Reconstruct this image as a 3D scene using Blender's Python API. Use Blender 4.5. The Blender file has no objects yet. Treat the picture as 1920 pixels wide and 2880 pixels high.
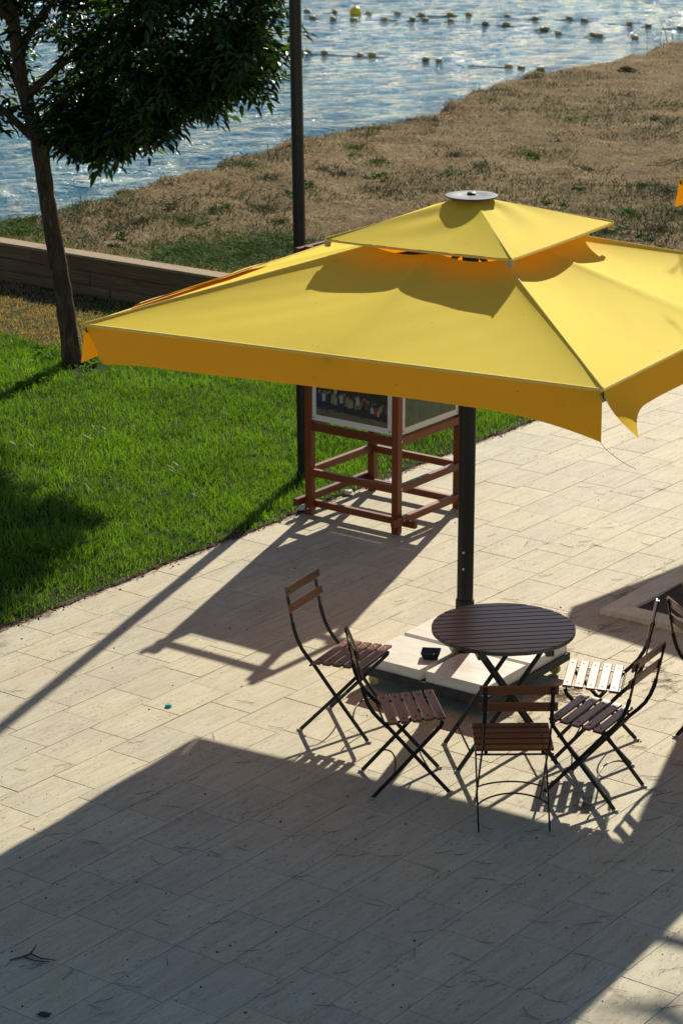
import bpy, bmesh, math, random
import numpy as np
from mathutils import Vector, Matrix
random.seed(7); rng = np.random.default_rng(11)
scene = bpy.context.scene
col = scene.collection
R = math.radians

# ------------------------------------------------------------------ camera
CAM_H = 5.4; PITCH = R(17.5); FPX = 6700.0
cd = bpy.data.cameras.new('camera'); cam = bpy.data.objects.new('camera', cd); col.objects.link(cam)
cam.location = (0, 0, CAM_H); cam.rotation_euler = (R(90) - PITCH, 0, 0)
cd.sensor_fit = 'VERTICAL'; cd.sensor_height = 36.0; cd.sensor_width = 24.0
cd.lens = 36.0 * FPX / 2880.0
cd.clip_start = 0.1; cd.clip_end = 2000
cd.dof.use_dof = True; cd.dof.focus_distance = 13.8; cd.dof.aperture_fstop = 7.0
scene.camera = cam
scene.render.resolution_x = 682; scene.render.resolution_y = 1024

# ------------------------------------------------------------------ sun and sky
SUN_EL = R(33.6); SUN_AZ = R(18.2)          # azimuth measured from +Y towards +X
world = bpy.data.worlds.new('World'); scene.world = world; world.use_nodes = True
wn = world.node_tree; bg = wn.nodes['Background']
sky = wn.nodes.new('ShaderNodeTexSky'); sky.sky_type = 'NISHITA'; sky.sun_disc = False
sky.sun_elevation = SUN_EL; sky.sun_rotation = SUN_AZ
sky.air_density = 1.0; sky.dust_density = 0.2; sky.ozone_density = 1.0
wn.links.new(sky.outputs[0], bg.inputs[0]); bg.inputs[1].default_value = 0.066
sl = bpy.data.lights.new('sun', 'SUN'); sun = bpy.data.objects.new('sun', sl); col.objects.link(sun)
sl.energy = 4.8; sl.angle = R(0.53); sl.color = (1.0, 0.91, 0.74)
sd = Vector((math.sin(SUN_AZ) * math.cos(SUN_EL), math.cos(SUN_AZ) * math.cos(SUN_EL), math.sin(SUN_EL)))
sun.rotation_euler = sd.to_track_quat('Z', 'Y').to_euler(); sun.location = (8, 25, 20)
vs = scene.view_settings
vs.view_transform = 'Standard'; vs.look = 'None'; vs.gamma = 1.0; vs.exposure = 0.45; vs.use_curve_mapping = False
scene.render.engine = 'CYCLES'
scene.cycles.max_bounces = 8; scene.cycles.transparent_max_bounces = 8

# ------------------------------------------------------------------ helpers: projection (only to cull unseen pieces)
def px(P):
    v = np.asarray(P, float) - np.array([0, 0, CAM_H])
    fw = np.array([0, math.cos(PITCH), -math.sin(PITCH)]); up = np.array([0, math.sin(PITCH), math.cos(PITCH)])
    k = v @ fw
    return 960 + FPX * v[..., 0] / k, 1440 - FPX * (v @ up) / k
def infront(P, m=60):
    x, y = px(P); return (x > -m) & (x < 1920 + m) & (y > -m) & (y < 2880 + m)
def at(x, y, z=0.0):
    dx, dz = (x - 960) / FPX, (1440 - y) / FPX
    d = np.array([dx, math.cos(PITCH) + dz * math.sin(PITCH), -math.sin(PITCH) + dz * math.cos(PITCH)])
    t = (z - CAM_H) / d[2]; return np.array([0, 0, CAM_H]) + t * d
def vnoise(x, y, seed=0):
    """smooth value noise on numpy arrays"""
    r_ = np.random.default_rng(seed).random((64, 64))
    xi = np.floor(x).astype(int); yi = np.floor(y).astype(int); fx = x - xi; fy = y - yi
    fx = fx * fx * (3 - 2 * fx); fy = fy * fy * (3 - 2 * fy)
    g = lambda i, j: r_[i % 64, j % 64]
    return (g(xi, yi) * (1 - fx) + g(xi + 1, yi) * fx) * (1 - fy) + (g(xi, yi + 1) * (1 - fx) + g(xi + 1, yi + 1) * fx) * fy
def fbm(x, y, seed=0, o=4):
    s = 0; a = .5; 
    for k in range(o): s = s + a * vnoise(x * 2 ** k, y * 2 ** k, seed + k); a *= .5
    return s / (1 - .5 ** o)

# ------------------------------------------------------------------ helpers: meshes and objects
def mesh(name, V, F, smooth=False):
    m = bpy.data.meshes.new(name); m.from_pydata([tuple(v) for v in V], [], [tuple(f) for f in F]); m.update()
    if smooth: m.polygons.foreach_set('use_smooth', [True] * len(m.polygons))
    return m
def fast_mesh(name, V, T, cols=None, smooth=False):
    """triangles given as numpy arrays; optional per-vertex colour attribute"""
    m = bpy.data.meshes.new(name); V = np.asarray(V, np.float32); T = np.asarray(T, np.int32)
    m.vertices.add(len(V)); m.vertices.foreach_set('co', V.ravel())
    m.loops.add(T.size); m.loops.foreach_set('vertex_index', T.ravel())
    m.polygons.add(len(T)); m.polygons.foreach_set('loop_start', np.arange(0, T.size, T.shape[1], dtype=np.int32))
    m.polygons.foreach_set('loop_total', np.full(len(T), T.shape[1], np.int32))
    if smooth: m.polygons.foreach_set('use_smooth', np.ones(len(T), bool))
    m.update(calc_edges=True)
    if cols is not None:
        a = m.color_attributes.new('tint', 'FLOAT_COLOR', 'POINT')
        c4 = np.ones((len(V), 4), np.float32); c4[:, :3] = cols; a.data.foreach_set('color', c4.ravel())
    return m
class MB:
    """collects simple shapes; build() links them as ONE mesh object"""
    def __init__(s): s.V = []; s.F = []
    def add(s, V, F):
        o = len(s.V); s.V += [tuple(v) for v in V]; s.F += [tuple(i + o for i in f) for f in F]; return s
    def box(s, c, d, rot=None, bev=0.0):
        hx, hy, hz = d[0] / 2, d[1] / 2, d[2] / 2; M = rot or Matrix.Identity(3); c = Vector(c)
        b = min(bev, hx * .9, hy * .9, hz * .9)
        if b <= 0:
            P = [(x, y, z) for z in (-hz, hz) for x, y in ((-hx, -hy), (hx, -hy), (hx, hy), (-hx, hy))]
            F = [(3, 2, 1, 0), (4, 5, 6, 7), (0, 1, 5, 4), (1, 2, 6, 5), (2, 3, 7, 6), (3, 0, 4, 7)]
        else:
            P = []
            for z, ins in ((-hz, b), (-hz + b, 0), (hz - b, 0), (hz, b)):
                x, y = hx - ins, hy - ins; k = b if ins == 0 else 0
                if ins == 0: P += [(-hx + k, -hy, z), (hx - k, -hy, z), (hx, -hy + k, z), (hx, hy - k, z), (hx - k, hy, z), (-hx + k, hy, z), (-hx, hy - k, z), (-hx, -hy + k, z)]
                else: 
                    e = b * .4
                    P += [(-x + e, -y, z), (x - e, -y, z), (x, -y + e, z), (x, y - e, z), (x - e, y, z), (-x + e, y, z), (-x, y - e, z), (-x, -y + e, z)]
            F = [tuple(range(7, -1, -1)), tuple(range(24, 32))]
            for r_ in range(3):
                for i in range(8): F.append((r_ * 8 + i, r_ * 8 + (i + 1) % 8, r_ * 8 + 8 + (i + 1) % 8, r_ * 8 + 8 + i))
        return s.add([c + M @ Vector(p) for p in P], F)
    def tube(s, pts, rad, n=8, cap=True):
        pts = [Vector(p) for p in pts]; rad = rad if hasattr(rad, '__len__') else [rad] * len(pts)
        V = []; F = []; up = None
        for i, p in enumerate(pts):
            t = (pts[min(i + 1, len(pts) - 1)] - pts[max(i - 1, 0)]).normalized()
            if up is None: up = Vector((0, 0, 1)) if abs(t.z) < .9 else Vector((1, 0, 0))
            a = t.cross(up).normalized(); b = a.cross(t).normalized(); up = b
            for k in range(n):
                w = 2 * math.pi * k / n; V.append(p + (a * math.cos(w) + b * math.sin(w)) * rad[i])
        for i in range(len(pts) - 1):
            for k in range(n): F.append((i * n + k, i * n + (k + 1) % n, i * n + n + (k + 1) % n, i * n + n + k))
        if cap: F.append(tuple(range(n - 1, -1, -1))); F.append(tuple(range(len(V) - n, len(V))))
        return s.add(V, F)
    def strap(s, pts, w, h, side):
        """rectangular bar along a polyline; side = direction of the width w"""
        pts = [Vector(p) for p in pts]; V = []; F = []; side = Vector(side).normalized()
        for i, p in enumerate(pts):
            t = (pts[min(i + 1, len(pts) - 1)] - pts[max(i - 1, 0)]).normalized(); n = t.cross(side).normalized()
            V += [p + side * w / 2 + n * h / 2, p - side * w / 2 + n * h / 2, p - side * w / 2 - n * h / 2, p + side * w / 2 - n * h / 2]
        for i in range(len(pts) - 1):
            for k in range(4): F.append((i * 4 + k, i * 4 + (k + 1) % 4, i * 4 + 4 + (k + 1) % 4, i * 4 + 4 + k))
        F += [(3, 2, 1, 0), tuple(range(len(V) - 4, len(V)))]
        return s.add(V, F)
    def lathe(s, prof, c=(0, 0, 0), n=16, M=None):
        c = Vector(c); M = M or Matrix.Identity(3); V = []; F = []
        for r_, z in prof:
            for k in range(n): w = 2 * math.pi * k / n; V.append(c + M @ Vector((r_ * math.cos(w), r_ * math.sin(w), z)))
        for i in range(len(prof) - 1):
            for k in range(n): F.append((i * n + k, i * n + (k + 1) % n, i * n + n + (k + 1) % n, i * n + n + k))
        F.append(tuple(range(n - 1, -1, -1))); F.append(tuple(range(len(V) - n, len(V))))
        return s.add(V, F)
    def build(s, name, mat, parent=None, smooth=False):
        m = mesh(name, s.V, s.F)
        bm = bmesh.new(); bm.from_mesh(m); bmesh.ops.recalc_face_normals(bm, faces=bm.faces); bm.to_mesh(m); bm.free()
        if smooth:
            m.polygons.foreach_set('use_smooth', [len(p.vertices) <= 4 for p in m.polygons])
            m.set_sharp_from_angle(angle=R(38))
        return link(name, m, mat, parent)
def link(name, me, mat=None, parent=None):
    o = bpy.data.objects.new(name, me); col.objects.link(o)
    if mat is not None and len(me.materials) == 0: me.materials.append(mat)
    if parent is not None: o.parent = parent
    return o
def empty(name, loc=(0, 0, 0), rz=0.0):
    o = bpy.data.objects.new(name, None); col.objects.link(o); o.location = loc; o.rotation_euler = (0, 0, rz); o.empty_display_size = .1
    return o
def tag(o, label=None, cat=None, group=None, kind=None):
    if label: o['label'] = label
    if cat: o['category'] = cat
    if group: o['group'] = group
    if kind: o['kind'] = kind
    return o
def copy_tree(o, parent=None):
    c = o.copy(); col.objects.link(c); c.parent = parent
    for ch in list(o.children): copy_tree(ch, c)
    return c

# ------------------------------------------------------------------ materials
class NT:
    def __init__(s, name):
        s.m = bpy.data.materials.new(name); s.m.use_nodes = True; s.t = s.m.node_tree; s.n = s.t.nodes; s.b = s.n['Principled BSDF']; s.out = s.n['Material Output']
    def new(s, t, **k):
        n = s.n.new(t)
        for a, v in k.items(): setattr(n, a, v)
        return n
    def link(s, a, b): s.t.links.new(a, b)
    def coords(s, kind='Object', scale=(1, 1, 1), rnd=0.0, rot=(0, 0, 0)):
        tc = s.new('ShaderNodeTexCoord'); mp = s.new('ShaderNodeMapping'); mp.inputs['Scale'].default_value = scale; mp.inputs['Rotation'].default_value = rot
        src = tc.outputs[kind]
        if rnd:
            oi = s.new('ShaderNodeObjectInfo'); ml = s.new('ShaderNodeMath', operation='MULTIPLY'); ml.inputs[1].default_value = rnd; s.link(oi.outputs['Random'], ml.inputs[0])
            va = s.new('ShaderNodeVectorMath', operation='ADD'); s.link(src, va.inputs[0]); s.link(ml.outputs[0], va.inputs[1]); src = va.outputs[0]
        s.link(src, mp.inputs[0]); return mp.outputs[0]
    def noise(s, vec, scale=5, detail=4, rough=.55, dist=0.0):
        n = s.new('ShaderNodeTexNoise'); n.inputs['Scale'].default_value = scale; n.inputs['Detail'].default_value = detail; n.inputs['Roughness'].default_value = rough; n.inputs['Distortion'].default_value = dist
        s.link(vec, n.inputs['Vector']); return n.outputs['Fac']
    def ramp(s, fac, stops, interp='LINEAR'):
        r = s.new('ShaderNodeValToRGB'); r.color_ramp.interpolation = interp; el = r.color_ramp.elements
        while len(el) < len(stops): el.new(0.5)
        for e, (p, c) in zip(el, stops): e.position = p; e.color = (*c, 1) if len(c) == 3 else c
        s.link(fac, r.inputs[0]); return r.outputs[0]
    def mix(s, fac, a, b, mode='MIX'):
        m = s.new('ShaderNodeMix', data_type='RGBA', blend_type=mode); m.clamp_factor = True
        for v, i in ((fac, 0), (a, 6), (b, 7)):
            if hasattr(v, 'links'): s.link(v, m.inputs[i])
            elif i == 0: m.inputs[0].default_value = v
            else: m.inputs[i].default_value = (*v, 1)
        return m.outputs[2]
    def bump(s, h, strength=.3, dist=.01):
        b = s.new('ShaderNodeBump'); b.inputs['Strength'].default_value = strength; b.inputs['Distance'].default_value = dist
        s.link(h, b.inputs['Height']); s.link(b.outputs[0], s.b.inputs['Normal']); return b
    def setc(s, c):
        if hasattr(c, 'links'): s.link(c, s.b.inputs['Base Color'])
        else: s.b.inputs['Base Color'].default_value = (*c, 1)
    def p(s, rough=.5, metal=0.0, spec=.5, coat=0.0):
        s.b.inputs['Roughness'].default_value = rough; s.b.inputs['Metallic'].default_value = metal
        s.b.inputs['Specular IOR Level'].default_value = spec; s.b.inputs['Coat Weight'].default_value = coat; return s
    def translucent(s, color, fac):
        tr = s.new('ShaderNodeBsdfTranslucent'); mx = s.new('ShaderNodeMixShader'); mx.inputs[0].default_value = fac
        if hasattr(color, 'links'): s.link(color, tr.inputs[0])
        else: tr.inputs[0].default_value = (*color, 1)
        s.link(s.b.outputs[0], mx.inputs[1]); s.link(tr.outputs[0], mx.inputs[2]); s.link(mx.outputs[0], s.out.inputs[0])
    def attr(s, name='tint'):
        a = s.new('ShaderNodeAttribute'); a.attribute_name = name; return a.outputs['Color']
    def hsv(s, c, h=None, v=None, sat=None):
        n = s.new('ShaderNodeHueSaturation'); s.link(c, n.inputs['Color'])
        for k, x in (('Hue', h), ('Value', v), ('Saturation', sat)):
            if x is None: continue
            if hasattr(x, 'links'): s.link(x, n.inputs[k])
            else: n.inputs[k].default_value = x
        return n.outputs[0]
    def orand(s, lo, hi):
        oi = s.new('ShaderNodeObjectInfo'); mr = s.new('ShaderNodeMapRange'); mr.inputs[3].default_value = lo; mr.inputs[4].default_value = hi
        s.link(oi.outputs['Random'], mr.inputs[0]); return mr.outputs[0]
M = {}
def plain(name, c, rough=.5, metal=0.0, spec=.5, nscale=30, var=.12, bump=0.0):
    n = NT(name); v = n.coords('Object', rnd=7); f = n.noise(v, nscale, 5, .6)
    lo = tuple(x * (1 - var) for x in c); hi = tuple(min(1, x * (1 + var)) for x in c)
    n.setc(n.ramp(f, [(.3, lo), (.7, hi)])); n.p(rough, metal, spec)
    if bump: n.bump(f, bump, .004)
    M[name] = n.m; return n.m
# travertine: veins along the long side (local x), small dark pits
def travertine(name, tint=(1, 1, 1), pits=1.0):
    n = NT(name); v = n.coords('Object', rnd=37.0)
    mp = n.new('ShaderNodeMapping'); mp.inputs['Scale'].default_value = (2.2, 17, 6); n.link(v, mp.inputs[0])
    vein = n.noise(mp.outputs[0], 1.0, 6, .62, .5)
    base = n.ramp(vein, [(.28, (.43 * tint[0], .385 * tint[1], .27 * tint[2])), (.5, (.505 * tint[0], .468 * tint[1], .350 * tint[2])), (.75, (.56 * tint[0], .53 * tint[1], .41 * tint[2]))])
    blot = n.noise(v, 2.3, 4, .6); base = n.mix(n.ramp(blot, [(.35, (0, 0, 0)), (.75, (.35, .35, .35))]), base, (.44 * tint[0], .395 * tint[1], .285 * tint[2]))
    base = n.hsv(base, v=n.orand(.93, 1.05), sat=n.orand(.92, 1.10))
    mq = n.new('ShaderNodeMapping'); mq.inputs['Scale'].default_value = (34, 150, 20); n.link(v, mq.inputs[0])
    pit = n.noise(mq.outputs[0], 1.0, 3, .55, .2)
    dens = n.noise(mp.outputs[0], 1.6, 3, .5)
    md = n.new('ShaderNodeMath', operation='MULTIPLY_ADD'); n.link(dens, md.inputs[0]); md.inputs[1].default_value = .42; n.link(pit, md.inputs[2])
    pm = n.ramp(md.outputs[0], [(.83, (0, 0, 0)), (.90, (.75 * pits,) * 3)])
    c = n.mix(pm, base, (.13, .10, .075))
    mr = n.new('ShaderNodeMapping'); mr.inputs['Scale'].default_value = (9, 60, 10); n.link(v, mr.inputs[0])
    fine = n.noise(mr.outputs[0], 1.0, 4, .7)
    c = n.mix(n.ramp(fine, [(.42, (0, 0, 0)), (.7, (.30, .30, .30))]), c, (.30 * tint[0], .25 * tint[1], .185 * tint[2]))
    # dirt and foot marks over the whole terrace
    g = n.new('ShaderNodeNewGeometry'); dirt = n.noise(g.outputs['Position'], .9, 5, .65, .6)
    c = n.mix(n.ramp(dirt, [(.5, (0, 0, 0)), (.78, (.34, .34, .34))]), c, (.27, .22, .16))
    n.setc(c); n.p(.66, 0, .15)
    inv = n.new('ShaderNodeMath', operation='SUBTRACT'); n.link(fine, inv.inputs[0]); n.link(pm, inv.inputs[1]); n.bump(inv.outputs[0], .35, .0025)
    M[name] = n.m; return n.m
travertine('travertine'); travertine('travertine_kerb', (1.5, 1.5, 1.5), .5)
plain('mortar', (.44, .39, .295), .9, nscale=6, var=.5, bump=.4)
plain('soil', (.055, .042, .028), .95, nscale=40, var=.5, bump=.8)
plain('black_metal', (.006, .006, .006), .45, 0, .35, var=.25)
plain('charcoal_metal', (.010, .010, .010), .42, 0, .35, nscale=12, var=.2)
plain('frame_metal', (.060, .058, .054), .8, 0, .12, var=.3, bump=.2)
plain('steel', (.45, .44, .42), .35, .9)
plain('foot_plastic', (.35, .33, .28), .6, var=.3)
plain('screw', (.012, .011, .011), .5)
plain('bolt', (.5, .48, .42), .4, .7)
plain('cap_plastic', (.085, .09, .098), .38, 0, .5, nscale=16, var=.25)
plain('beige_plastic', (.42, .37, .28), .5)
plain('white_board', (.62, .61, .58), .45, var=.04)
plain('ceramic_black', (.010, .010, .011), .18, 0, .6)
plain('teal_plastic', (.02, .45, .42), .35)
plain('ash', (.3, .29, .27), .9)
plain('tissue', (.72, .70, .66), .9, var=.08)
plain('caster_yellow', (.45, .36, .12), .35, var=.2)
plain('rubber', (.02, .02, .02), .7)
plain('rope', (.05, .06, .055), .8)
plain('shirt', (.62, .40, .33), .85, nscale=60, var=.1)
plain('skin', (.50, .29, .21), .5, nscale=40, var=.06)
plain('hair', (.03, .02, .015), .6, var=.4)
plain('trousers', (.05, .06, .09), .85, var=.25)
plain('bark_pine', (.12, .075, .05), .9, nscale=18, var=.5, bump=.8)
plain('dark_litter', (.035, .025, .02), .8, var=.4)
plain('pale_stone', (.42, .38, .32), .8, nscale=9, var=.3, bump=.6)
plain('seam_thread', (.16, .12, .03), .8)
def wood(name, c0, c1, rough=.4, spec=.5, scale=(3, 60, 60), axis=0, coat=0.0, bump=.12):
    n = NT(name); sc = [60, 60, 60]; sc[axis] = 2.5
    v = n.coords('Object', tuple(sc), rnd=31.0)
    f = n.noise(v, 1.0, 5, .6, .6); c = n.ramp(f, [(.3, c0), (.72, c1)])
    c = n.hsv(c, v=n.orand(.78, 1.22)); n.setc(c); n.p(rough, 0, spec, coat); n.bump(f, bump, .002)
    M[name] = n.m; return n.m
wood('wood_chair', (.105, .032, .009), (.195, .060, .016), .30, .75, axis=1)
wood('wood_table', (.031, .021, .016), (.056, .038, .029), .34, .8, axis=0)
wood('wood_stand', (.125, .029, .007), (.185, .045, .011), .42, .35, axis=0)
wood('wood_stand_leg', (.125, .029, .007), (.185, .045, .011), .42, .35, axis=2)
wood('timber_wall', (.12, .07, .035), (.25, .155, .085), .8, .25, axis=0, bump=.5)
wood('timber_cap', (.28, .195, .115), (.46, .34, .215), .8, .25, axis=0, bump=.5)
# marble
n = NT('marble'); v = n.coords('Object', (2, 9, 4), rnd=13); f = n.noise(v, 1.2, 6, .6, 1.2)
n.setc(n.ramp(f, [(.32, (.50, .48, .43)), (.55, (.66, .64, .59)), (.8, (.72, .70, .66))])); n.p(.32, 0, .5); M['marble'] = n.m
# umbrella cloth
def cloth(name, c, tr, fac):
    n = NT(name); v = n.coords('Object'); f = n.noise(v, 1.6, 5, .6); w = n.noise(n.coords('Object', (1, 1, 1)), 320, 2, .6)
    c1 = n.mix(n.ramp(f, [(.35, (0, 0, 0)), (.8, (.5, .5, .5))]), c, tuple(x * .80 for x in c)); c1 = n.mix(n.ramp(w, [(.35, (0, 0, 0)), (.7, (.22, .22, .22))]), c1, tuple(x * .72 for x in c))
    sp = n.noise(v, 55, 2, .5); c1 = n.mix(n.ramp(sp, [(.735, (0, 0, 0)), (.76, (.75, .75, .75))]), c1, (.12, .09, .03))
    n.setc(c1); n.p(.75, 0, .12); n.bump(w, .12, .002)
    n.b.inputs['Sheen Weight'].default_value = 0.0
    n.translucent(tr, fac); M[name] = n.m; return n
cloth('yellow_cloth', (.95, .79, .085), (1.0, .22, .0), .24)
cloth('valance_cloth_shade_tone', (.92, .65, .04), (1.0, .28, .0), .40)  # same fabric as the canopy, with its amber look in shade put into the colour
plain('hem_cloth', (.88, .64, .17), .85, 0, .1, var=.06)
# foliage with tint attribute
def leafy(name, fac, rough=.45, spec=.4, tr=(1.25, 1.5, .55), val=1.0):
    n = NT(name); a = n.attr(); n.setc(a); n.p(rough, 0, spec)
    n.translucent(n.mix(1.0, a, tr, 'MULTIPLY'), fac); M[name] = n.m; return n
leafy('grass_blade', .45, .42, .35, (1.35, 1.38, .5))
leafy('dry_blade', .25, .7, .2, (1.1, 1.0, .8))
leafy('tree_leaf', .28, .32, .4, (2.4, 3.0, .5))
leafy('pine_needle', .2, .5, .3, (1.2, 1.3, .7))
leafy('weed_leaf', .35, .6, .2, (1.3, 1.4, .5))
leafy('litter', .05, .8, .2, (1, 1, 1))
leafy('print', .0, .35, .4)
# bark
n = NT('bark'); v = n.coords('Object', (9, 9, 2.5)); f = n.noise(v, 2.2, 7, .7, .6); f2 = n.noise(n.coords('Object'), 2.0, 3, .5)
c = n.ramp(f, [(.3, (.030, .020, .013)), (.5, (.085, .055, .033)), (.72, (.17, .12, .075))]); c = n.mix(n.ramp(f2, [(.45, (0, 0, 0)), (.7, (.45, .45, .45))]), c, (.055, .055, .028))
n.setc(c); n.p(.9, 0, .2); n.bump(f, .9, .02); M['bark'] = n.m
# lawn soil, bank soil
def ground_mat(name, stops, scale, bump):
    n = NT(name); v = n.coords('Object'); f = n.noise(v, scale, 8, .68, .4); g = n.noise(v, scale * 9, 5, .65)
    c = n.ramp(f, stops); c = n.mix(n.ramp(g, [(.35, (.55, .55, .55)), (.65, (0, 0, 0))]), c, tuple(x * .35 for x in stops[0][1])); k_ = n.noise(v, scale * 26, 4, .7); c = n.mix(n.ramp(k_, [(.36, (.75, .75, .75)), (.52, (0, 0, 0))]), c, tuple(x * .30 for x in stops[len(stops) // 2][1])); c = n.mix(n.ramp(k_, [(.60, (0, 0, 0)), (.72, (.7, .7, .7))]), c, tuple(min(1, x * 1.5) for x in stops[-1][1])); n.setc(c); n.p(.95, 0, .1); n.bump(g, bump, .03); M[name] = n.m
ground_mat('lawn_soil', [(.3, (.022, .032, .010)), (.6, (.035, .055, .014)), (.8, (.06, .055, .025))], 3, .6)
ground_mat('bank_soil', [(.28, (.10, .066, .030)), (.5, (.23, .158, .075)), (.72, (.34, .255, .13))], 1.4, .9)
ground_mat('far_ground', [(.3, (.10, .09, .06)), (.7, (.22, .18, .12))], .5, .4)

# ================================================================== LARGE STRUCTURE
# terrace frame: A runs along the long side of the tiles (away, right), B across them (near, right)
TA = R(53.2); E1 = np.array([math.cos(TA), math.sin(TA)]); E2 = np.array([E1[1], -E1[0]])
def ab(a, b): return (E1[0] * a + E2[0] * b, E1[1] * a + E2[1] * b)
EDGE_B = -10.53; WALL_A = 18.12; TURN = Matrix.Rotation(TA, 3, 'Z')
WATER_Z = -0.35
SHORE = np.array([(-60, 4), (-14, 24.3), (-8, 26.9), (-4.15, 28.75), (-3.55, 29.5), (-3.17, 30.6), (-2.52, 31.6), (-1.72, 33.1), (-1.1, 34.45), (-.54, 35.5), (.31, 36.65), (1.5, 38.1), (2.0, 40.2), (2.6, 41.35), (3.3, 42.9), (5.0, 44.85), (6.07, 47.0), (6.8, 48.15), (14, 59), (40, 98)], float)
SHORE *= (1 - (.425 - .010 * np.clip(SHORE @ E1 - WALL_A - .2, 0, 25) - .10) / 5.25)[:, None]
def shore_d(P):
    """signed distance to the shoreline, positive on land"""
    P = np.asarray(P, float); best = np.full(len(P), 1e9); sg = np.ones(len(P))
    for p, q in zip(SHORE[:-1], SHORE[1:]):
        d = q - p; t = np.clip(((P - p) @ d) / (d @ d), 0, 1); c = p + t[:, None] * d; v = P - c; dist = np.hypot(v[:, 0], v[:, 1])
        s = np.where(d[0] * v[:, 1] - d[1] * v[:, 0] > 0, -1, 1); m = dist < best; best = np.where(m, dist, best); sg = np.where(m, s, sg)
    return best * sg
def bank_z(x, y):
    P = np.stack([x, y], 1); s = shore_d(P) + .40 * (fbm(x * 1.3, y * 1.3, 40) - .5) * 2
    w = x * E1[0] + y * E1[1] - (WALL_A + .2)
    top = .425 - .010 * np.clip(w, 0, 25) + .11 * (fbm(x * .5, y * .5, 50) - .5) + .12 * (fbm(x * 3, y * 3, 51) - .5)
    top = .42 + (top - .42) * np.clip(w / .8, 0, 1)
    k = np.clip((s + .25) / .55, 0, 1); k = k * k * (3 - 2 * k)
    return (WATER_Z - .25) + (top - WATER_Z + .25) * k

# big sheet under everything on the land side
gv = [(-200, -200, -.06), (200, -200, -.06), (200, 340, -.06), (41.5, 96.5, -.06), (15.2, 57.6, -.06), (8, 46.8, -.06), (2.2, 36.8, -.06), (-3, 27.6, -.06), (-14, 23, -.06), (-60, 2, -.06), (-200, -60, -.06)]
tag(link('ground', mesh('ground', gv, [tuple(range(len(gv)))]), M['far_ground']), kind='structure')

# bank of dry grass
xs = np.arange(-9, 13.01, .11); ys = np.arange(17.5, 57.01, .13); X, Y = np.meshgrid(xs, ys); x, y = X.ravel(), Y.ravel()
z = bank_z(x, y); w = x * E1[0] + y * E1[1]; sdv = shore_d(np.stack([x, y], 1)); bb = x * E2[0] + y * E2[1]; ok = (w > WALL_A + .12) & (sdv > -1.2) & (bb < -10.62)
nx, ny = len(xs), len(ys); idx = np.arange(nx * ny).reshape(ny, nx)
Q = np.stack([idx[:-1, :-1].ravel(), idx[:-1, 1:].ravel(), idx[1:, 1:].ravel(), idx[1:, :-1].ravel()], 1); Q = Q[ok[Q].all(1)]
used = np.unique(Q); rm = -np.ones(nx * ny, int); rm[used] = np.arange(len(used))
tag(link('bank', fast_mesh('bank', np.stack([x, y, z], 1)[used], rm[Q], smooth=True), M['bank_soil']), kind='structure')

# water
def water_material():
    n = NT('water'); n.setc((.022, .125, .19)); n.p(.05, 0, .5); n.b.inputs['IOR'].default_value = 1.333
    g = n.new('ShaderNodeNewGeometry')
    def layer(sc, s, det, dist=0.0, rot=0.0):
        mp = n.new('ShaderNodeMapping'); mp.inputs['Scale'].default_value = sc; mp.inputs['Rotation'].default_value = (0, 0, rot); n.link(g.outputs['Position'], mp.inputs[0]); return n.noise(mp.outputs[0], s, det, .55, dist)
    a = layer((1, 1.5, 1), 1.7, 5, .6, R(12)); b = layer((1, 1.4, 1), 8.0, 4, .3, R(-20)); c = layer((1, 1, 1), .33, 2, 0, R(25))
    m1 = n.new('ShaderNodeMath', operation='MULTIPLY_ADD'); n.link(b, m1.inputs[0]); m1.inputs[1].default_value = .5; n.link(a, m1.inputs[2])
    m2 = n.new('ShaderNodeMath', operation='MULTIPLY_ADD'); n.link(c, m2.inputs[0]); m2.inputs[1].default_value = 1.6; n.link(m1.outputs[0], m2.inputs[2])
    n.bump(m2.outputs[0], 1.0, .17); M['water'] = n.m
water_material()
gx = np.concatenate([[-400, -60, -20], np.arange(-7.5, 11, .085), [25, 80, 400]]); gy = np.concatenate([[-60, 5, 20], np.arange(26, 66, .10), [90, 250, 900]])
X, Y = np.meshgrid(gx, gy); x, y = X.ravel(), Y.ravel(); fade = ((x > -8) & (x < 11) & (y > 26) & (y < 66)).astype(float); wz = np.zeros(len(x))
for k in range(26):                                   # many crossing wavelets, short crests
    th = R(-75) + rng.normal(0, .55); lam = .28 * 1.13 ** (k * .62); kk = 2 * math.pi / lam; ph = rng.random() * 6.28
    env = .35 + 1.3 * fbm(x * .5 / lam ** .5 + 3 * k, y * .5 / lam ** .5 + k, 200 + k, 2)
    wz += .0028 * lam ** .75 * env * np.sin(kk * (x * math.cos(th) + y * math.sin(th)) + ph + 1.2 * fbm(x * .9, y * .9, 300 + k, 2))
nx, ny = len(gx), len(gy); idx = np.arange(nx * ny).reshape(ny, nx); Q = np.stack([idx[:-1, :-1].ravel(), idx[:-1, 1:].ravel(), idx[1:, 1:].ravel(), idx[1:, :-1].ravel()], 1)
tag(link('water', fast_mesh('water', np.stack([x, y, WATER_Z + wz * fade], 1), Q, smooth=True), M['water']), kind='structure')

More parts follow.
